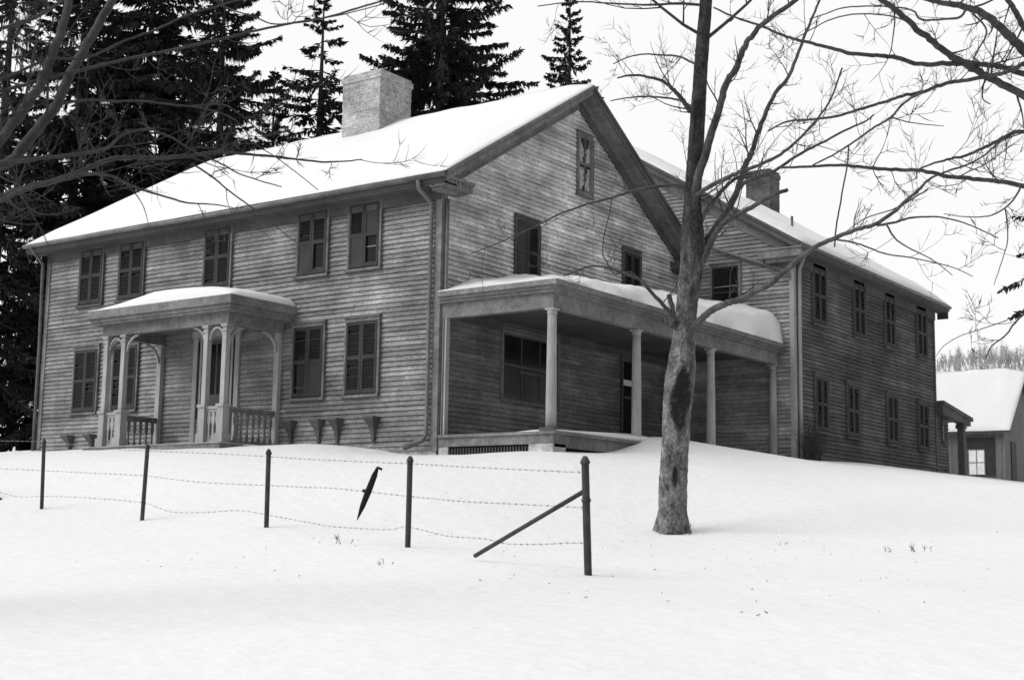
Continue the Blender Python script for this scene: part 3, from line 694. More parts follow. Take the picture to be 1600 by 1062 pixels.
bwin(q, -1.78, -1.14, 2.45, 2.48, .209, .237); q.build('sash', M_TRIM, fr)
q = MB(); q.hexa([bp(-.29, 1.6, .6), bp(-.26, 1.6, .6), bp(-.26, 2.7, .6), bp(-.29, 2.7, .6), bp(-.29, 1.6, 2.9), bp(-.26, 1.6, 2.9), bp(-.26, 2.7, 2.9), bp(-.29, 2.7, 2.9)]); q.build('door', M_SHUT, barn)
roof_snow('smooth snow on the roof of the low outbuilding', bp(-BL - .6, -.07, BE), bp(0.02, -.07, BE), bp(.02, BW / 2, BR), bp(-BL - .6, BW / 2, BR), .22)
roof_snow('snow on the back slope of the low outbuilding', bp(.02, BW, BE), bp(-BL - .6, BW, BE), bp(-BL - .6, BW / 2, BR), bp(.02, BW / 2, BR), .22)

# ------------------------------------------------------------------ wire fence
fence = thing('wire_fence', 'barbed wire fence on thin dark posts across the snowy slope', 'fence', (3, -8, -1.7))
PST = [((65, 796), (69, 685), 24.0, .032), ((222, 812), (231, 693), 22.4, .034), ((416, 828), (420, 701), 20.6, .036), ((637, 858), (641, 712), 17.9, .036), ((919, 899), (914, 712), 14.5, .040)]
base = []
for i, (b_, t_, d, r) in enumerate(PST):
    b0 = at(*b_, d); sc = d; t0 = at(*t_, d); base.append(b0)
    ax = (t0 - b0)
    q = MB(); q.tube([b0 - ax * .25, b0, b0 + ax * .5, b0 + ax * .93, b0 + ax * .94], [r, r, r, r, r * 1.0], 10)
    q.tube([b0 + ax * .935, b0 + ax * .95, b0 + ax * .985, b0 + ax], [r * 1.25, r * 1.3, r * .8, r * .45], 10)
    if i == 4:
        for f in (.63,): q.tube([b0 + ax * (f - .012), b0 + ax * (f + .012)], r * 1.25, 10)
    q.build('fence_post', M_IRON, fence, True)
ext = at(-150, 785, 25.8)
def seg_for(px):
    bx = [65, 222, 416, 637, 919]
    if px < 65: return ext, base[0]
    for i in range(4):
        if px <= bx[i + 1]: return base[i], base[i + 1]
    return base[3], base[4]
WIRES = [[(-60, 688), (69, 690), (150, 699), (231, 704), (328, 708), (419, 713), (480, 717), (586, 722), (640, 724), (724, 729), (805, 733), (912, 738)],
         [(-60, 729), (0, 732), (69, 735), (150, 739), (225, 743), (312, 753), (419, 758), (480, 761), (514, 762), (575, 768), (639, 775), (724, 783), (805, 787), (914, 793)],
         [(-60, 756), (0, 769), (31, 776), (67, 775), (130, 777), (223, 785), (266, 799), (320, 800), (375, 797), (418, 804), (500, 819), (530, 823), (605, 827), (638, 823), (699, 837), (755, 841), (792, 849), (839, 850), (886, 848), (916, 848)]]
def crom(P, k=4):
    P = [Vector(p) for p in P]; o = []
    for i in range(len(P) - 1):
        a, b, c, d = P[max(i - 1, 0)], P[i], P[i + 1], P[min(i + 2, len(P) - 1)]
        for j in range(k):
            t = j / k; o.append(.5 * ((2 * b) + (c - a) * t + (2 * a - 5 * b + 4 * c - d) * t * t + (-a + 3 * b - 3 * c + d) * t ** 3))
    o.append(P[-1]); return o
rw = random.Random(9)
for W_ in WIRES:
    P3 = crom([on_line(x, y, *seg_for(x)) for x, y in W_], 5); q = MB()
    q.tube(P3, .0024, 5)
    acc = 0
    for a, b in zip(P3, P3[1:]):
        L = (b - a).length; acc += L
        while acc > .13:
            acc -= .13; p = b.lerp(a, min(1, acc / L)); dd = Vector((rw.uniform(-1, 1), rw.uniform(-1, 1), rw.uniform(-1, 1))).normalized() * .016
            q.tube([p - dd, p + dd], .003, 4); dd = dd.cross(b - a).normalized() * .013; q.tube([p - dd, p + dd], .003, 4)
    q.build('barbed_wire', M_WIRE, fence)
q = MB()
a, b = at(742, 868, 15.7), at(911, 768, 14.5); q.tube([a, b], .024, 8); q.build('brace', M_IRON, fence, True)
q = MB(); a, b = at(8, 789, 24.9), at(-90, 690, 25.6); q.tube([a, b], .04, 8); q.build('brace', M_IRON, fence, True)
q = MB(); A_, B_ = seg_for(600)
a, b = on_line(558, 812, A_, B_), on_line(590, 730, A_, B_); off = (CAM - a).normalized() * .05
q.tube([a + off, a.lerp(b, .25) + off, a.lerp(b, .55) + off, a.lerp(b, .85) + off, b + off], [.006, .034, .045, .038, .016], 8)
h = on_line(596, 733, A_, B_); q.tube([b + off, h + off], .018, 6); k_ = on_line(568, 766, A_, B_); q.tube([k_ + off, a.lerp(b, .52) + off], .025, 6)
tag(q.build('broken_stake', M_BLACK, None, True), 'short black pointed stake hanging slanted on the fence wires', 'stake')

# ------------------------------------------------------------------ bare trees
def twig(mb, p, d, L, r, rnd, depth, droop=0.0, bend=.35, nseg=6, up=.10):
    P = [p.copy()]; dd = d.normalized(); rad = [r]; seg = L / nseg
    for i in range(nseg):
        dd = (dd + Vector((rnd.gauss(0, 1), rnd.gauss(0, 1), rnd.gauss(0, 1))) * bend * .28 + Vector((0, 0, up - droop * .25))).normalized()
        P.append(P[-1] + dd * seg); rad.append(r * (1 - .75 * (i + 1) / nseg))
    mb.tube(P, rad, 5 if r > .012 else 4, 0, cap=False)
    if depth > 0:
        n = rnd.randint(2, 4) + (1 if depth > 1 else 0)
        for _ in range(n):
            i = rnd.randint(1, nseg - 1); t = (P[i + 1] - P[i]).normalized()
            s = Vector((rnd.gauss(0, 1), rnd.gauss(0, 1), rnd.gauss(0, 1))); s = (s - t * s.dot(t)).normalized()
            twig(mb, P[i], t * .75 + s * .8, L * rnd.uniform(.3, .6), max(rad[i] * .6, .0035), rnd, depth - 1, droop, bend, max(3, nseg - 1), up)
def limb(tree, pts, depths, w0, w1, mb_tw, rnd, tw=1.0, twL=1.0, name='limb', sides=9, m=None, droop=0, rmin=.006):
    """pts: pixel path of a limb traced on the photograph, each with its own distance; widths in pixels of the photo"""
    n = len(pts); L = [depths] * n if isinstance(depths, (int, float)) else [depths[0] + (depths[1] - depths[0]) * i / (n - 1) for i in range(n)]
    Q = crom([at(x, y, d) for (x, y), d in zip(pts, L)], 5)
    k = len(Q); rad = []
    for i in range(k):
        t = i / (k - 1); d = L[0] + (L[-1] - L[0]) * t
        rad.append(max(rmin * .5, (w0 + (w1 - w0) * t ** .85) * .42 * d / FPX))
    for i in range(1, k - 1): Q[i] = Q[i] + Vector((rnd.gauss(0, 1), rnd.gauss(0, 1), rnd.gauss(0, 1))) * min(.006, rad[i] * .15)
    q = MB(); q.tube(Q, rad, sides, jit=.06, rnd=rnd); q.build(name, m or M_BARK, tree, True)
    tot = sum((b - a).length for a, b in zip(Q, Q[1:]))
    for _ in range(int(tot * 2.2 * tw)):
        i = rnd.randint(2, k - 2); t = (Q[i + 1] - Q[i]).normalized()
        s = Vector((rnd.gauss(0, 1), rnd.gauss(0, 1), rnd.gauss(0, 1))); s = (s - t * s.dot(t)).normalized()
        twig(mb_tw, Q[i], t * .6 + s * .9, rnd.uniform(.35, 1.15) * twL, max(.004, min(rad[i] * .35, .014)), rnd, 2, droop)

# the maple in front of the porch
rt_ = random.Random(21)
D = 22.0
mb0 = at(1050, 832, D)
maple = thing('bare_maple', 'bare young maple standing on the snow in front of the side porch', 'tree', mb0)
tr = [(1048, 850, 54), (1049, 836, 52), (1050, 826, 47), (1051, 790, 44), (1052, 740, 43), (1055, 690, 42), (1057, 640, 43), (1061, 600, 45), (1064, 575, 43), (1067, 545, 37), (1070, 515, 34), (1073, 480, 33), (1078, 440, 34), (1082, 400, 36), (1083, 370, 36),
      (1082, 340, 30), (1083, 300, 26), (1086, 250, 24), (1089, 200, 23), (1092, 150, 22), (1095, 100, 21), (1099, 50, 20), (1103, 0, 19), (1106, -80, 17), (1112, -180, 13), (1116, -300, 8), (1122, -420, 3)]
Q = crom([at(x, y, D) for x, y, w_ in tr], 3); wd = crom([(w_, 0, 0) for x, y, w_ in tr], 3)
# trunk with bark ridges and an old open scar
ns = 36; q = MB(); TQ = []
for i in range(len(Q) - 1):
    k2 = 8 if 12 < i < 45 else 3
    for j in range(k2): TQ.append((Q[i].lerp(Q[i + 1], j / k2), wd[i].lerp(wd[i + 1], j / k2).x))
TQ.append((Q[-1], wd[-1].x)); toCam = Vector((CAM.x - mb0.x, CAM.y - mb0.y, 0)).normalized(); side = Vector((-toCam.y, toCam.x, 0))
scz = at(1069, 625, D).z; scz2 = at(1062, 745, D).z
SC = []
for i, (p, w_) in enumerate(TQ):
    r = w_ * .5 * D / FPX
    for j in range(ns):
        a = 2 * math.pi * j / ns; dx, dy = math.cos(a), math.sin(a)
        v = toCam * dx + side * dy; z = p.z
        rr = r * (1 + .045 * math.sin(a * 5 + z * 1.1) + .035 * math.sin(a * 11 + z * 2.7 + 2 + math.sin(z * 5)) + .03 * math.sin(a * 17 - z * 3.1) * math.sin(z * 7 + a * 3) + rt_.uniform(-.022, .022) + ((.05 + .22 * max(0, math.cos(a * 4 + .6))) * max(0, 1 - (z - mb0.z) / .35) if z < mb0.z + .35 else 0))
        aa = math.atan2(math.sin(a - .28), math.cos(a - .28)) + .07 * math.sin(z * 9)
        e = (abs(aa) / .88) ** 1.4 + (abs(z - scz) / .50) ** 1.3
        e2_ = (math.atan2(math.sin(a - .15), math.cos(a - .15)) / .28) ** 2 + ((z - scz2) / .20) ** 2
        if e < 1: rr -= r * .38 * (1 - e)
        elif e < 1.8: rr += r * .07 * (1.8 - e)
        if e2_ < 1: rr -= r * .2 * (1 - e2_)
        SC.append(max(0.0, min(1.0, (1.15 - e) * 3.5), min(1.0, (1.0 - e2_) * 1.6)))
        q.v.append(tuple(p + v * rr))
for i in range(len(TQ) - 1):
    for j in range(ns):
        q.f.append((i * ns + j, i * ns + (j + 1) % ns, (i + 1) * ns + (j + 1) % ns, (i + 1) * ns + j)); q.m.append(0)
M_MAPLE = mat('lichened_maple_bark', .088, .95, [((8, 8, 5), 6, .25, 2.1), ((30, 30, 20), 5, .4, 1.8), ((1.2, 1.2, .7), 3, .75, 1.3)], ((30, 30, 14), 6, .025, 1.0))
t = M_MAPLE.node_tree; bs = t.nodes['Principled BSDF']; old = bs.inputs['Base Color'].links[0].from_socket
at_ = t.nodes.new('ShaderNodeAttribute'); at_.attribute_name = 'rot'
tcn = t.nodes.new('ShaderNodeTexCoord'); spn = t.nodes.new('ShaderNodeSeparateXYZ'); t.links.new(tcn.outputs['Object'], spn.inputs[0])
nz = t.nodes.new('ShaderNodeTexNoise'); nz.inputs['Scale'].default_value = 1.6; nz.inputs['Detail'].default_value = 4; t.links.new(tcn.outputs['Object'], nz.inputs[0])
ad = t.nodes.new('ShaderNodeMath'); ad.operation = 'MULTIPLY_ADD'; ad.inputs[1].default_value = 2.0; t.links.new(nz.outputs[0], ad.inputs[0]); t.links.new(spn.outputs[2], ad.inputs[2])
mr = t.nodes.new('ShaderNodeMapRange'); mr.inputs[1].default_value = 2.0; mr.inputs[2].default_value = 4.2; mr.inputs[3].default_value = 1.0; mr.inputs[4].default_value = .26   # lichen only low on the trunk
t.links.new(ad.outputs[0], mr.inputs[0])
ml = t.nodes.new('ShaderNodeMath'); ml.operation = 'MULTIPLY'; t.links.new(old, ml.inputs[0]); t.links.new(mr.outputs[0], ml.inputs[1])
mxn = t.nodes.new('ShaderNodeMix'); mxn.data_type = 'RGBA'; nz2 = t.nodes.new('ShaderNodeTexNoise'); nz2.inputs['Scale'].default_value = 14; nz2.inputs['Detail'].default_value = 5; t.links.new(tcn.outputs['Object'], nz2.inputs[0])
mm = t.nodes.new('ShaderNodeMath'); mm.operation = 'MULTIPLY_ADD'; mm.inputs[1].default_value = 2.2; mm.inputs[2].default_value = .05; t.links.new(nz2.outputs[0], mm.inputs[0])
m3 = t.nodes.new('ShaderNodeMath'); m3.operation = 'MULTIPLY'; m3.use_clamp = True; t.links.new(mm.outputs[0], m3.inputs[0]); t.links.new(at_.outputs['Fac'], m3.inputs[1]); t.links.new(m3.outputs[0], mxn.inputs[0]); t.links.new(ml.outputs[0], mxn.inputs[6]); mxn.inputs[7].default_value = (.014, .014, .014, 1)
t.links.new(mxn.outputs[2], bs.inputs['Base Color'])
tko = q.build('trunk', M_MAPLE, maple, True)
av = tko.data.attributes.new('rot', 'FLOAT', 'POINT'); av.data.foreach_set('value', SC)
tw_ = MB()
ML = [  # path, depths, width start, width end, twig density
 ([(1085, 345), (1086, 300), (1095, 265), (1110, 215), (1124, 166), (1135, 130), (1149, 108), (1160, 80), (1173, 58), (1198, 33), (1244, 0), (1300, -60), (1350, -140)], (22, 20.5), 18, 7, .9),
 ([(1090, 415), (1100, 385), (1125, 345), (1149, 307), (1165, 257), (1176, 235), (1186, 203), (1207, 153), (1232, 120), (1252, 70), (1268, 30), (1281, 0), (1300, -50)], (22, 23.5), 16, 3, 1.4),
 ([(1088, 430), (1103, 395), (1118, 365), (1132, 348), (1160, 332), (1182, 319), (1205, 306), (1231, 296)], (22, 21), 14, 7, .5),
 ([(1085, 318), (1090, 304), (1115, 288), (1140, 276), (1165, 266), (1190, 256), (1215, 244), (1241, 224), (1265, 200), (1283, 178), (1299, 153), (1316, 106)], (22, 20), 10, 3, 1.3),
 ([(1088, 375), (1095, 345), (1115, 315), (1136, 290), (1155, 276), (1180, 270)], (22, 21.8), 11, 4, .7),
 ([(1150, 300), (1165, 285), (1190, 275), (1215, 264), (1250, 240), (1283, 224), (1320, 204), (1353, 189), (1365, 180)], (21.8, 20), 8, 3, 1.0),
 ([(1086, 178), (1076, 170), (1066, 155), (1053, 141), (1040, 130), (1028, 124), (1005, 119), (983, 118), (965, 122)], (22, 21), 11, 3, 2.2),
 ([(1084, 175), (1078, 166), (1066, 158), (1053, 155), (1030, 152), (1004, 151), (980, 153), (954, 158)], (22, 23), 6, 2, 1.4),
 ([(1083, 300), (1070, 294), (1055, 290), (1041, 290), (1012, 294), (983, 300), (960, 308), (941, 313), (920, 318), (900, 325), (870, 336), (838, 353), (800, 370), (765, 385), (735, 396)], (22, 20), 8, 1.6, .7),
 ([(1088, 100), (1078, 96), (1060, 88), (1030, 86), (1004, 85), (980, 90), (958, 100)], (22, 22.6), 5, 2, 1.5),
 ([(1100, 8), (1060, 6), (1030, 7), (1004, 8), (960, 6), (900, 3), (840, 10)], (22, 21), 6, 2, 1.0),
 ([(1062, 520), (1052, 505), (1046, 490), (1038, 478), (1021, 460), (1008, 445), (997, 435), (970, 425), (951, 418), (935, 416), (918, 417), (900, 424), (880, 431)], (22, 21), 10, 2, 1.0),
 ([(1050, 510), (1052, 492), (1049, 475), (1045, 460)], (21.9, 21.8), 10, 9, 0),
 ([(997, 435), (985, 425), (962, 428), (953, 420), (948, 408), (942, 398), (943, 375), (947, 355), (953, 330), (956, 312), (970, 300), (985, 285)], (21.6, 21.2), 3, 1.6, 1.0),
 ([(1066, 540), (1078, 520), (1095, 500), (1110, 486), (1130, 476), (1155, 468), (1180, 456), (1205, 442), (1225, 425), (1245, 408), (1265, 391), (1285, 380), (1310, 369), (1340, 358), (1368, 350), (1395, 332), (1420, 310), (1440, 292)], (22, 18.5), 15, 6, .5),
 ([(1440, 292), (1455, 278), (1480, 268), (1510, 258), (1535, 245), (1552, 230), (1566, 220), (1600, 207), (1650, 190)], (18.5, 17), 5, 2, 1.0),
 ([(1370, 352), (1400, 347), (1420, 341), (1440, 339), (1465, 339), (1500, 346), (1530, 358), (1560, 372)], (19.7, 19), 5, 2, .9),
 ([(1305, 374), (1330, 378), (1355, 386), (1385, 397), (1420, 402), (1450, 408), (1490, 418), (1520, 432)], (20.5, 19.5), 4, 1.5, .9),
 ([(1385, 350), (1395, 368), (1405, 378), (1425, 390), (1450, 402), (1470, 415), (1488, 430)], (19.5, 19), 4, 1.5, .5),
 ([(1304, 386), (1306, 360), (1312, 323), (1318, 290), (1324, 257), (1326, 228)], (20.7, 20.4), 3, 3, .5),
 ([(1318, 365), (1345, 345), (1360, 338), (1400, 325), (1430, 308), (1450, 295)], (20, 19), 1.5, 3, .5),
]
for p_, d_, a_, b_, t_ in ML: limb(maple, p_, d_, a_, b_, tw_, rt_, t_ * 1.05, .9)
for pa in [(1105, 60), (1108, -40), (1112, -150), (1118, -250)]:
    for s in (-1, 1): twig(tw_, at(pa[0], pa[1], 22), RX * s + Vector((0, 0, .6)), 2.6, .03, rt_, 3)
tw_.build('crown', M_TWIG, maple)

# large tree off the left edge: its limbs hang in close to the camera
rl = random.Random(5)
lt0 = at(-620, 860, 11); lt0.z = gz(lt0.x, lt0.y)
ltree = thing('old_tree', 'big grey tree at the left edge reaching limbs across the spruces', 'tree', lt0)
q = MB(); top = at(-470, 120, 10.8); q.tube([lt0 - Vector((0, 0, .3)), lt0 + Vector((0, 0, .5)), lt0.lerp(top, .35), lt0.lerp(top, .7), top, top + Vector((0, 0, 2.2))], [.55, .42, .34, .28, .2, .08], 20, jit=.05, rnd=rl); q.build('trunk', M_BARK, ltree, True)
tw_ = MB()
M_LIMB = mat('pale_smooth_bark', .038, .9, [((4, 4, 4), 5, .65, 1.4), ((25, 25, 25), 4, .75, 1.3)], ((25, 25, 10), 5, .015, .7))
LL = [
 ([(-230, 420), (-80, 300), (10, 257), (40, 225), (68, 190), (88, 163), (112, 112), (124, 90), (136, 68), (156, 34), (176, 0), (200, -60)], (10.5, 12), 24, 15, .4),
 ([(-200, 330), (-60, 265), (0, 217), (34, 176), (61, 136), (78, 95), (88, 68), (98, 41), (108, 0), (115, -60)], (10.2, 11.5), 24, 14, .4),
 ([(-200, 180), (-60, 158), (0, 143), (60, 126), (118, 112), (180, 97), (260, 80), (339, 63), (400, 48), (450, 38), (500, 30), (550, 16), (600, 1), (650, -12)], (10, 13), 9, 3, .35),
 ([(-180, 262), (-60, 258), (0, 255), (50, 250), (101, 243), (140, 238), (170, 230), (185, 215), (205, 206), (234, 202), (250, 208), (271, 216), (295, 232), (322, 245), (350, 258), (373, 271), (405, 282), (440, 292)], (10, 12.5), 10, 2, .8),
 ([(-200, 330), (-80, 322), (0, 308), (20, 300), (60, 288), (111, 275), (140, 262), (170, 250), (203, 246), (250, 247), (295, 243), (340, 238), (400, 242), (440, 246), (500, 253), (540, 252), (565, 249)], (10, 13), 18, 2, .9),
 ([(0, 315), (40, 296), (100, 280), (140, 272), (170, 274), (195, 285), (220, 296), (260, 308), (295, 317), (330, 319), (356, 323)], (10.3, 11.5), 9, 2, .8),
 ([(75, 178), (90, 165), (110, 160), (140, 156), (175, 158), (220, 158), (265, 163), (300, 166), (345, 163), (370, 175), (400, 200), (420, 220)], (10.8, 12), 6, 2, .8),
 ([(0, 125), (40, 108), (78, 92), (120, 92), (150, 85), (190, 66), (240, 48), (290, 25), (340, 10), (390, -5)], (11, 12), 6, 3, .6),
 ([(-60, 60), (0, 45), (50, 30), (85, 10), (110, -10)], (10, 10.5), 8, 5, .4),
 ([(300, 166), (340, 175), (370, 20 + 170), (400, 225), (430, 245), (470, 275), (497, 297)], (11.5, 12.3), 3, 1.5, .6),
 ([(300, 256), (330, 275), (360, 300), (395, 325), (420, 345), (445, 365), (470, 385)], (11.5, 12), 4, 1.5, .9),
 ([(195, 285), (212, 303), (225, 325), (232, 350)], (11, 11.2), 3, 1.2, .6),
 ([(340, 8), (400, 28), (430, 38), (480, 32), (540, 22), (600, 6)], (12, 12.6), 3, 2, .5),
]
for p_, d_, a_, b_, t_ in LL:
    if p_[0][0] <= -180: p_ = [(-500, p_[0][1] * .5 + 190), (-340, p_[0][1] + 15)] + p_
    limb(ltree, p_, d_, a_, b_, tw_, rl, t_ * 1.6, .8, m=M_LIMB, rmin=.004)
tw_.build('crown', M_TWIG, ltree)

# tree off the right edge
rr_ = random.Random(15)
r0 = at(2080, 820, 16); r0.z = gz(r0.x, r0.y)
rtree = thing('roadside_maple', 'bare tree at the right edge whose drooping limbs cross the sky', 'tree', r0)
q = MB(); top = at(1900, -40, 16); q.tube([r0 - Vector((0, 0, .3)), r0 + Vector((0, 0, .5)), r0.lerp(top, .4), r0.lerp(top, .75), top, top + Vector((0, 0, 2.5))], [.5, .36, .3, .24, .18, .05], 20, jit=.05, rnd=rr_); q.build('trunk', M_BARK, rtree, True)
tw_ = MB()
RL = [
 ([(1300, -70), (1378, 0), (1405, 20), (1440, 52), (1470, 75), (1500, 96), (1530, 112), (1560, 128), (1600, 150), (1700, 200), (1850, 230)], (14, 16), 9, 16, .5),
 ([(1380, -20), (1450, 0), (1480, 6), (1510, 11), (1540, 24), (1565, 45), (1590, 68), (1620, 92), (1750, 150), (1870, 180)], (14, 16), 6, 22, .6),
 ([(1115, 12), (1150, 28), (1190, 41), (1215, 52), (1240, 61), (1270, 68), (1300, 76), (1330, 84), (1370, 87), (1400, 90), (1440, 101), (1480, 99), (1520, 100), (1550, 102), (1575, 108), (1620, 122), (1750, 160), (1870, 190)], (13, 16), 3, 12, .5),
 ([(1560, -30), (1575, 0), (1590, 25), (1605, 50), (1680, 120), (1800, 160)], (15, 16), 8, 14, .5),
 ([(1215, 262), (1250, 261), (1290, 259), (1320, 258), (1355, 262), (1400, 265), (1440, 267), (1480, 276), (1520, 279), (1560, 284), (1600, 291), (1700, 320), (1880, 330)], (13, 16), 4, 10, .5),
 ([(1436, 264), (1460, 255), (1485, 248), (1510, 243), (1535, 232), (1555, 222), (1575, 212), (1600, 206), (1700, 220), (1860, 240)], (14.3, 16), 3, 9, .6),
 ([(1200, 205), (1230, 190), (1265, 187), (1300, 183), (1340, 172), (1380, 160), (1410, 150), (1444, 143), (1470, 133), (1498, 127), (1540, 120), (1580, 110), (1620, 98), (1750, 120)], (13, 15.5), 3, 9, .7),
 ([(1270, 258), (1300, 243), (1325, 228), (1345, 214), (1366, 199), (1382, 190), (1395, 181), (1408, 165), (1424, 153), (1444, 143)], (13.4, 14.2), 3, 5, .7),
 ([(1395, 184), (1415, 190), (1440, 194), (1475, 197)], (14, 13.6), 3, 1.5, .8),
 ([(1595, 292), (1585, 310), (1570, 325), (1550, 336), (1530, 339), (1500, 338), (1475, 334)], (15, 14.5), 4, 1.5, .8),
 ([(1570, 325), (1574, 350), (1574, 378), (1568, 400), (1558, 430), (1553, 445)], (14.8, 14.6), 3, 1.2, .4),
 ([(1620, 470), (1600, 490), (1585, 505), (1570, 525), (1550, 540), (1540, 560)], (14.5, 14), 5, 2, .8),
 ([(1800, 330), (1700, 390), (1640, 430), (1600, 485)], (16, 14.6), 9, 5, .4),
 ([(1574, 500), (1530, 515), (1500, 525), (1475, 540), (1463, 556)], (14.4, 13.8), 2, 1.2, .6),
 ([(1545, 102), (1543, 118), (1536, 135), (1536, 155), (1548, 163)], (15, 14.8), 4, 2, .3),
 ([(1510, 14), (1500, 27), (1480, 30), (1440, 31), (1428, 18), (1405, 12), (1370, 10), (1320, 12), (1290, 22), (1265, 30)], (14.5, 13.5), 5, 2, .8),
 ([(1520, 22), (1538, 40), (1541, 55), (1530, 75), (1520, 92)], (14.8, 14.6), 4, 2.5, .8),
 ([(1240, 62), (1270, 45), (1300, 30), (1340, 22), (1390, 25), (1420, 35)], (13.6, 13.9), 2, 3, .8),
]
for p_, d_, a_, b_, t_ in RL: limb(rtree, p_, d_, a_, b_, tw_, rr_, t_ * 1.5, .75, rmin=.004)
tw_.build('crown', M_TWIG, rtree)

# ------------------------------------------------------------------ spruces
def spruce_mesh(seed, Hh, R0, whorls, per, dens=1.0, bare=0.0, tip=1.0, start=.06):
    rnd = random.Random(seed); tk = MB(); fo = MB()
    tk.tube([(0, 0, -1), (0, 0, 0), (rnd.uniform(-.1, .1), rnd.uniform(-.1, .1), Hh * .5), (0, 0, Hh)], [Hh * .016, Hh * .014, Hh * .008, .02], 8)
    V, F_ = fo.v, fo.f
    for w_ in range(whorls):
        f = (w_ + rnd.random() * .6) / whorls; z = Hh * (start + (1 - start) * f)
        L0 = R0 * ((1 - f) ** tip) * (1 if f > .05 else .8) + .12
        nb = max(3, int(per * (1 - .35 * f)))
        ph = rnd.uniform(0, 6.28)
        for b in range(nb):
            if rnd.random() < bare: continue
            a = ph + b * 6.283 / nb + rnd.uniform(-.35, .35); L = L0 * rnd.uniform(.6, 1.18)
            dirh = Vector((math.cos(a), math.sin(a), 0)); side = Vector((-math.sin(a), math.cos(a), 0))
            n = max(4, int(L / .28)); pts = []
            s0 = rnd.uniform(-.15, .15) - .30 * (1 - f); zb = 0
            for i in range(n + 1):
                t = i / n; zz = L * (s0 * t * 1.5 - .25 * t * t * (1 - f) + .38 * max(0, t - .55))
                pts.append(Vector((0, 0, z + zz)) + dirh * (L * t) + side * (.12 * L * math.sin(t * 3 + a) * .3))
            tk.tube(pts, [.05 * (1 - .8 * i / n) * min(1, L / 2.5) + .006 for i in range(n + 1)], 3, cap=False)
            # needle sprays: ragged little blades on both sides and hanging under the branch
            m = int(n * 17 * dens)
            for k in range(m):
                t = rnd.random() ** .75
                if t < .12: continue
                i = min(n - 1, int(t * n)); p = pts[i].lerp(pts[i + 1], t * n - i)
                sl = (.24 + .50 * (1 - t) * min(1, L / 2.6)) * rnd.uniform(.6, 1.2) * min(1, .35 + L / 1.6); hw = rnd.uniform(.03, .075)
                sgn = rnd.choice((-1, 1)); mode = rnd.random()
                d = (dirh * rnd.uniform(.35, 1.0) + side * sgn * rnd.uniform(.25, 1.0) + Vector((0, 0, rnd.uniform(-.95, .25)))).normalized()
                if mode < .25: d = (dirh * .3 + Vector((rnd.uniform(-.3, .3), rnd.uniform(-.3, .3), -1))).normalized()
                x = d.cross(Vector((rnd.gauss(0, 1), rnd.gauss(0, 1), rnd.gauss(0, 1)))).normalized() * hw
                c = len(V); tipp = p + d * sl; midp = p + d * sl * .45
                V.extend([tuple(p), tuple(midp + x), tuple(tipp), tuple(midp - x * .8)]); F_.append((c, c + 1, c + 2, c + 3))
                if rnd.random() < .5:
                    x2 = x.cross(d).normalized() * hw; c = len(V)
                    V.extend([tuple(p), tuple(midp + x2), tuple(tipp - d * sl * .1), tuple(midp - x2 * .8)]); F_.append((c, c + 1, c + 2, c + 3))
    fo.m = [0] * len(fo.f); return tk, fo
protos = {}
def place_spruce(kind, px, depth, ytop, label, yaw=0, wide=1.0):
    """stands on the ground behind the house on the sight line of px at the given distance; its top reaches ytop"""
    p = at(px, 100, depth); p.z = gz(p.x, p.y); Ht = at(px, ytop, depth).z - p.z
    if kind not in protos:
        sd, Hh, R0, wh, per, dens, bare, tip, st = KINDS[kind]
        tk, fo = spruce_mesh(sd, Hh, R0, wh, per, dens, bare, tip, st)
        t = thing('spruce', label, 'tree', (0, 0, 0), 'dark spruces behind the farmhouse')
        a = tk.build('trunk', M_SPTRUNK, t); b = fo.build('crown', M_NEEDLE, t); protos[kind] = (Hh, t, a, b)
        new = t
    else:
        Hh, t, a, b = protos[kind]; new = t.copy(); COL.objects.link(new)
        for c in (a, b):
            cc = c.copy(); COL.objects.link(cc); cc.parent = new; cc.matrix_parent_inverse = Matrix()
    s = Ht / Hh; new.location = p; new.scale = (s * wide, s * wide, s); new.rotation_euler = (0, 0, yaw); new['label'] = label
    return new
KINDS = {  # seed, height, radius, whorls, branches, density, bareness, tip power, start
 'dense': (1, 25, 6.4, 54, 9, 1.0, .05, .75, .085), 'dense2': (2, 25, 6.6, 50, 9, .95, .14, .7, .09), 'edge': (6, 14, 3.0, 13, 6, .6, .35, .6, .62), 'gappy': (8, 25, 6.2, 40, 7, .75, .30, .7, .10),
 'thin': (3, 25, 4.6, 42, 7, .75, .22, .75, .10), 'narrow': (4, 25, 4.4, 50, 8, .9, .10, .72, .08)}
place_spruce('dense', 690, 55, -250, 'broad dark spruce rising right behind the big whitewashed chimney', .4)
place_spruce('narrow', 890, 66, -22, 'slim spruce tip showing above the main roof ridge near the gable peak', 1.0, .95)
place_spruce('thin', 503, 60, -14, 'thin see-through spruce just left of the big chimney', 2.2, 1.35)
place_spruce('dense2', 345, 54, -130, 'tall dense spruce rising behind the middle of the front roof', .2)
place_spruce('dense', 235, 58, -220, 'dense spruce left of the tallest roof spruce, top out of frame', 2.5)
place_spruce('dense2', 130, 55, -180, 'dark spruce behind the left end of the farmhouse roof', 4.0)
place_spruce('gappy', 15, 52, -200, 'leftmost spruce whose branches hang beside the house corner', 1.4)
place_spruce('narrow', 430, 66, 105, 'low distant spruce between the dense and the thin spruce', 3.3)
place_spruce('edge', 1672, 40, 250, 'conifer at the right edge, only branch tips in view', 0.3, 1.1)

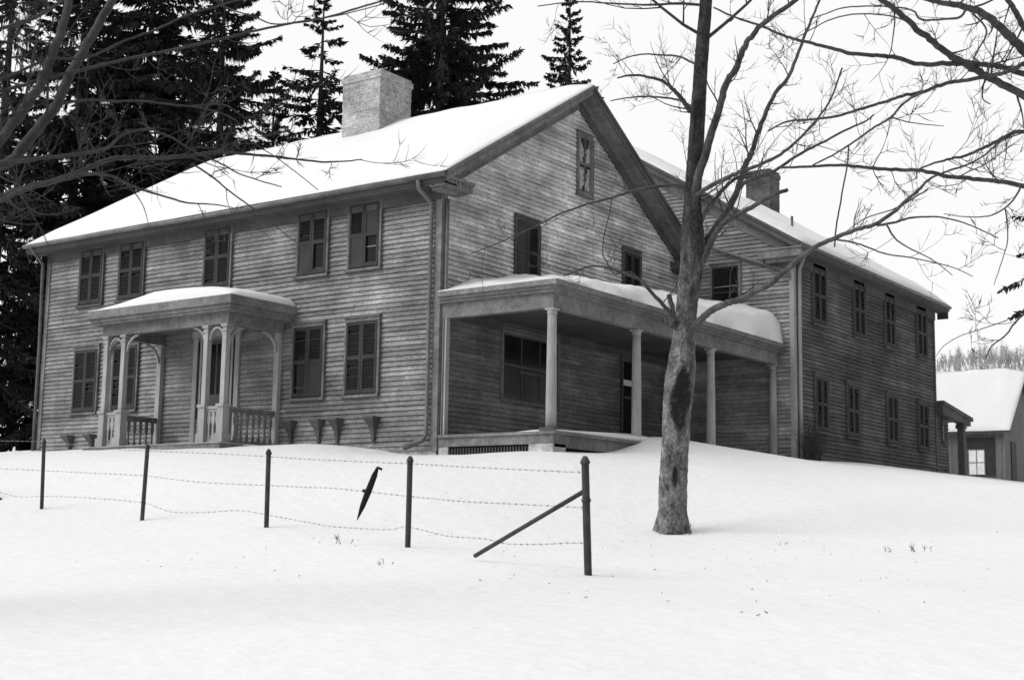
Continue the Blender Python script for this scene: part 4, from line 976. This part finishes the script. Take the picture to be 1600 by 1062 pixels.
# ------------------------------------------------------------------ far woods
rf = random.Random(33)
def wood(name, label, th0, th1, r0_, r1_, n, hmin, hmax):
    q = MB()
    for _ in range(n):
        px = rf.uniform(th0, th1); d = rf.uniform(r0_, r1_); p = at(px, 700, d); z = gz(p.x, p.y)
        h = rf.uniform(hmin, hmax) * rf.choice((.6, .8, 1)); b = Vector((p.x, p.y, z)); lean = Vector((rf.uniform(-1, 1), rf.uniform(-1, 1), 0))
        q.tube([b, b + lean * .5 + Vector((0, 0, h * .6)), b + lean + Vector((0, 0, h))], [.09, .05, .02], 3, cap=False)
        for k in range(26):
            t = rf.uniform(.2, .95); s = b + lean * t + Vector((0, 0, h * t)); a = rf.uniform(0, 6.28); L = h * rf.uniform(.15, .38) * (1.2 - t)
            e = s + Vector((math.cos(a) * L, math.sin(a) * L, L * rf.uniform(.7, 1.6)))
            q.tube([s, s.lerp(e, .5) + Vector((0, 0, -.1 * L)), e], [.035, .025, .01], 3, cap=False)
    return tag(q.build(name, M_WOODS), label, 'woods', kind='stuff')
M_WOODS = mat('hazed_bare_wood', .28, .95, [((.05, .05, .05), 3, .7, 1.3)])  # paler than the near bark, distance haze mixed into the colour
wood('far_woods', 'hazy bare woods on the far snowy hill', 1380, 1800, 190, 330, 1100, 2.5, 5)
wood('far_woods', 'faint bare woods low at the left edge', -260, 140, 200, 330, 600, 3, 5)

# ------------------------------------------------------------------ small growth
rg = random.Random(12)
def weed(px, py, depth, h, n, label, cat='weeds', group='dead weeds poking through the snow', r=.004):
    p = at(px, py, depth); p.z = gz(p.x, p.y)
    q = MB()
    for _ in range(n): twig(q, p + Vector((rg.uniform(-.12, .12), rg.uniform(-.12, .12), -.03)), Vector((rg.uniform(-.6, .6), rg.uniform(-.6, .6), 1)), h * rg.uniform(.6, 1.1), r, rg, 1, 0, .5, 4)
    tag(q.build('dead_weed', M_WEED), label, cat, group)
weed(1079, 826, 21.7, .28, 5, 'dead weed sprig at the right foot of the maple trunk')
weed(1382, 836, 19, .10, 3, 'small sprig in the open snow at lower right')
weed(1440, 828, 19, .15, 6, 'darker tuft in the open snow furthest right')
weed(1215, 832, 20.5, .10, 3, 'faint sprig in the snow between the maple and the right tufts')
weed(597, 914, 15.0, .10, 3, 'tiny dark sprig in the snow below the slanted stake')
weed(540, 822, 18.8, .16, 4, 'sprig under the lowest fence wire')
# shrub against the wing
p = on_x(1268, 705, WX + .35); q = MB()
for _ in range(34): twig(q, Vector((WX + .25 + rg.uniform(-.1, .25), p.y + rg.uniform(-.45, .5), .25)), Vector((rg.uniform(-.2, .3), rg.uniform(-.5, .5), 1)), rg.uniform(.5, 1.0), .012, rg, 2, 0, .6, 5)
tag(q.build('climbing_shrub', M_TWIG), 'dark tangled shrub against the wing corner by the downspout', 'shrub')


q = MB(); rq = random.Random(77)
for _ in range(170):
    if _ < 90: c = (7.05 + rq.gauss(0, 2.6), -2.9 + rq.gauss(0, 2.2))
    else: c = (rq.uniform(4, 14), rq.uniform(-13, -4))
    z = gz(*c) + .006; a = rq.uniform(0, 6.28); L = rq.uniform(.008, .028)
    q.tube([(c[0], c[1], z), (c[0] + math.cos(a) * L, c[1] + math.sin(a) * L, z + rq.uniform(0, .012))], rq.uniform(.0015, .004), 4)
tag(q.build('bark_litter', M_WEED), 'scattered bark flecks lying on the snow', 'litter', kind='stuff')
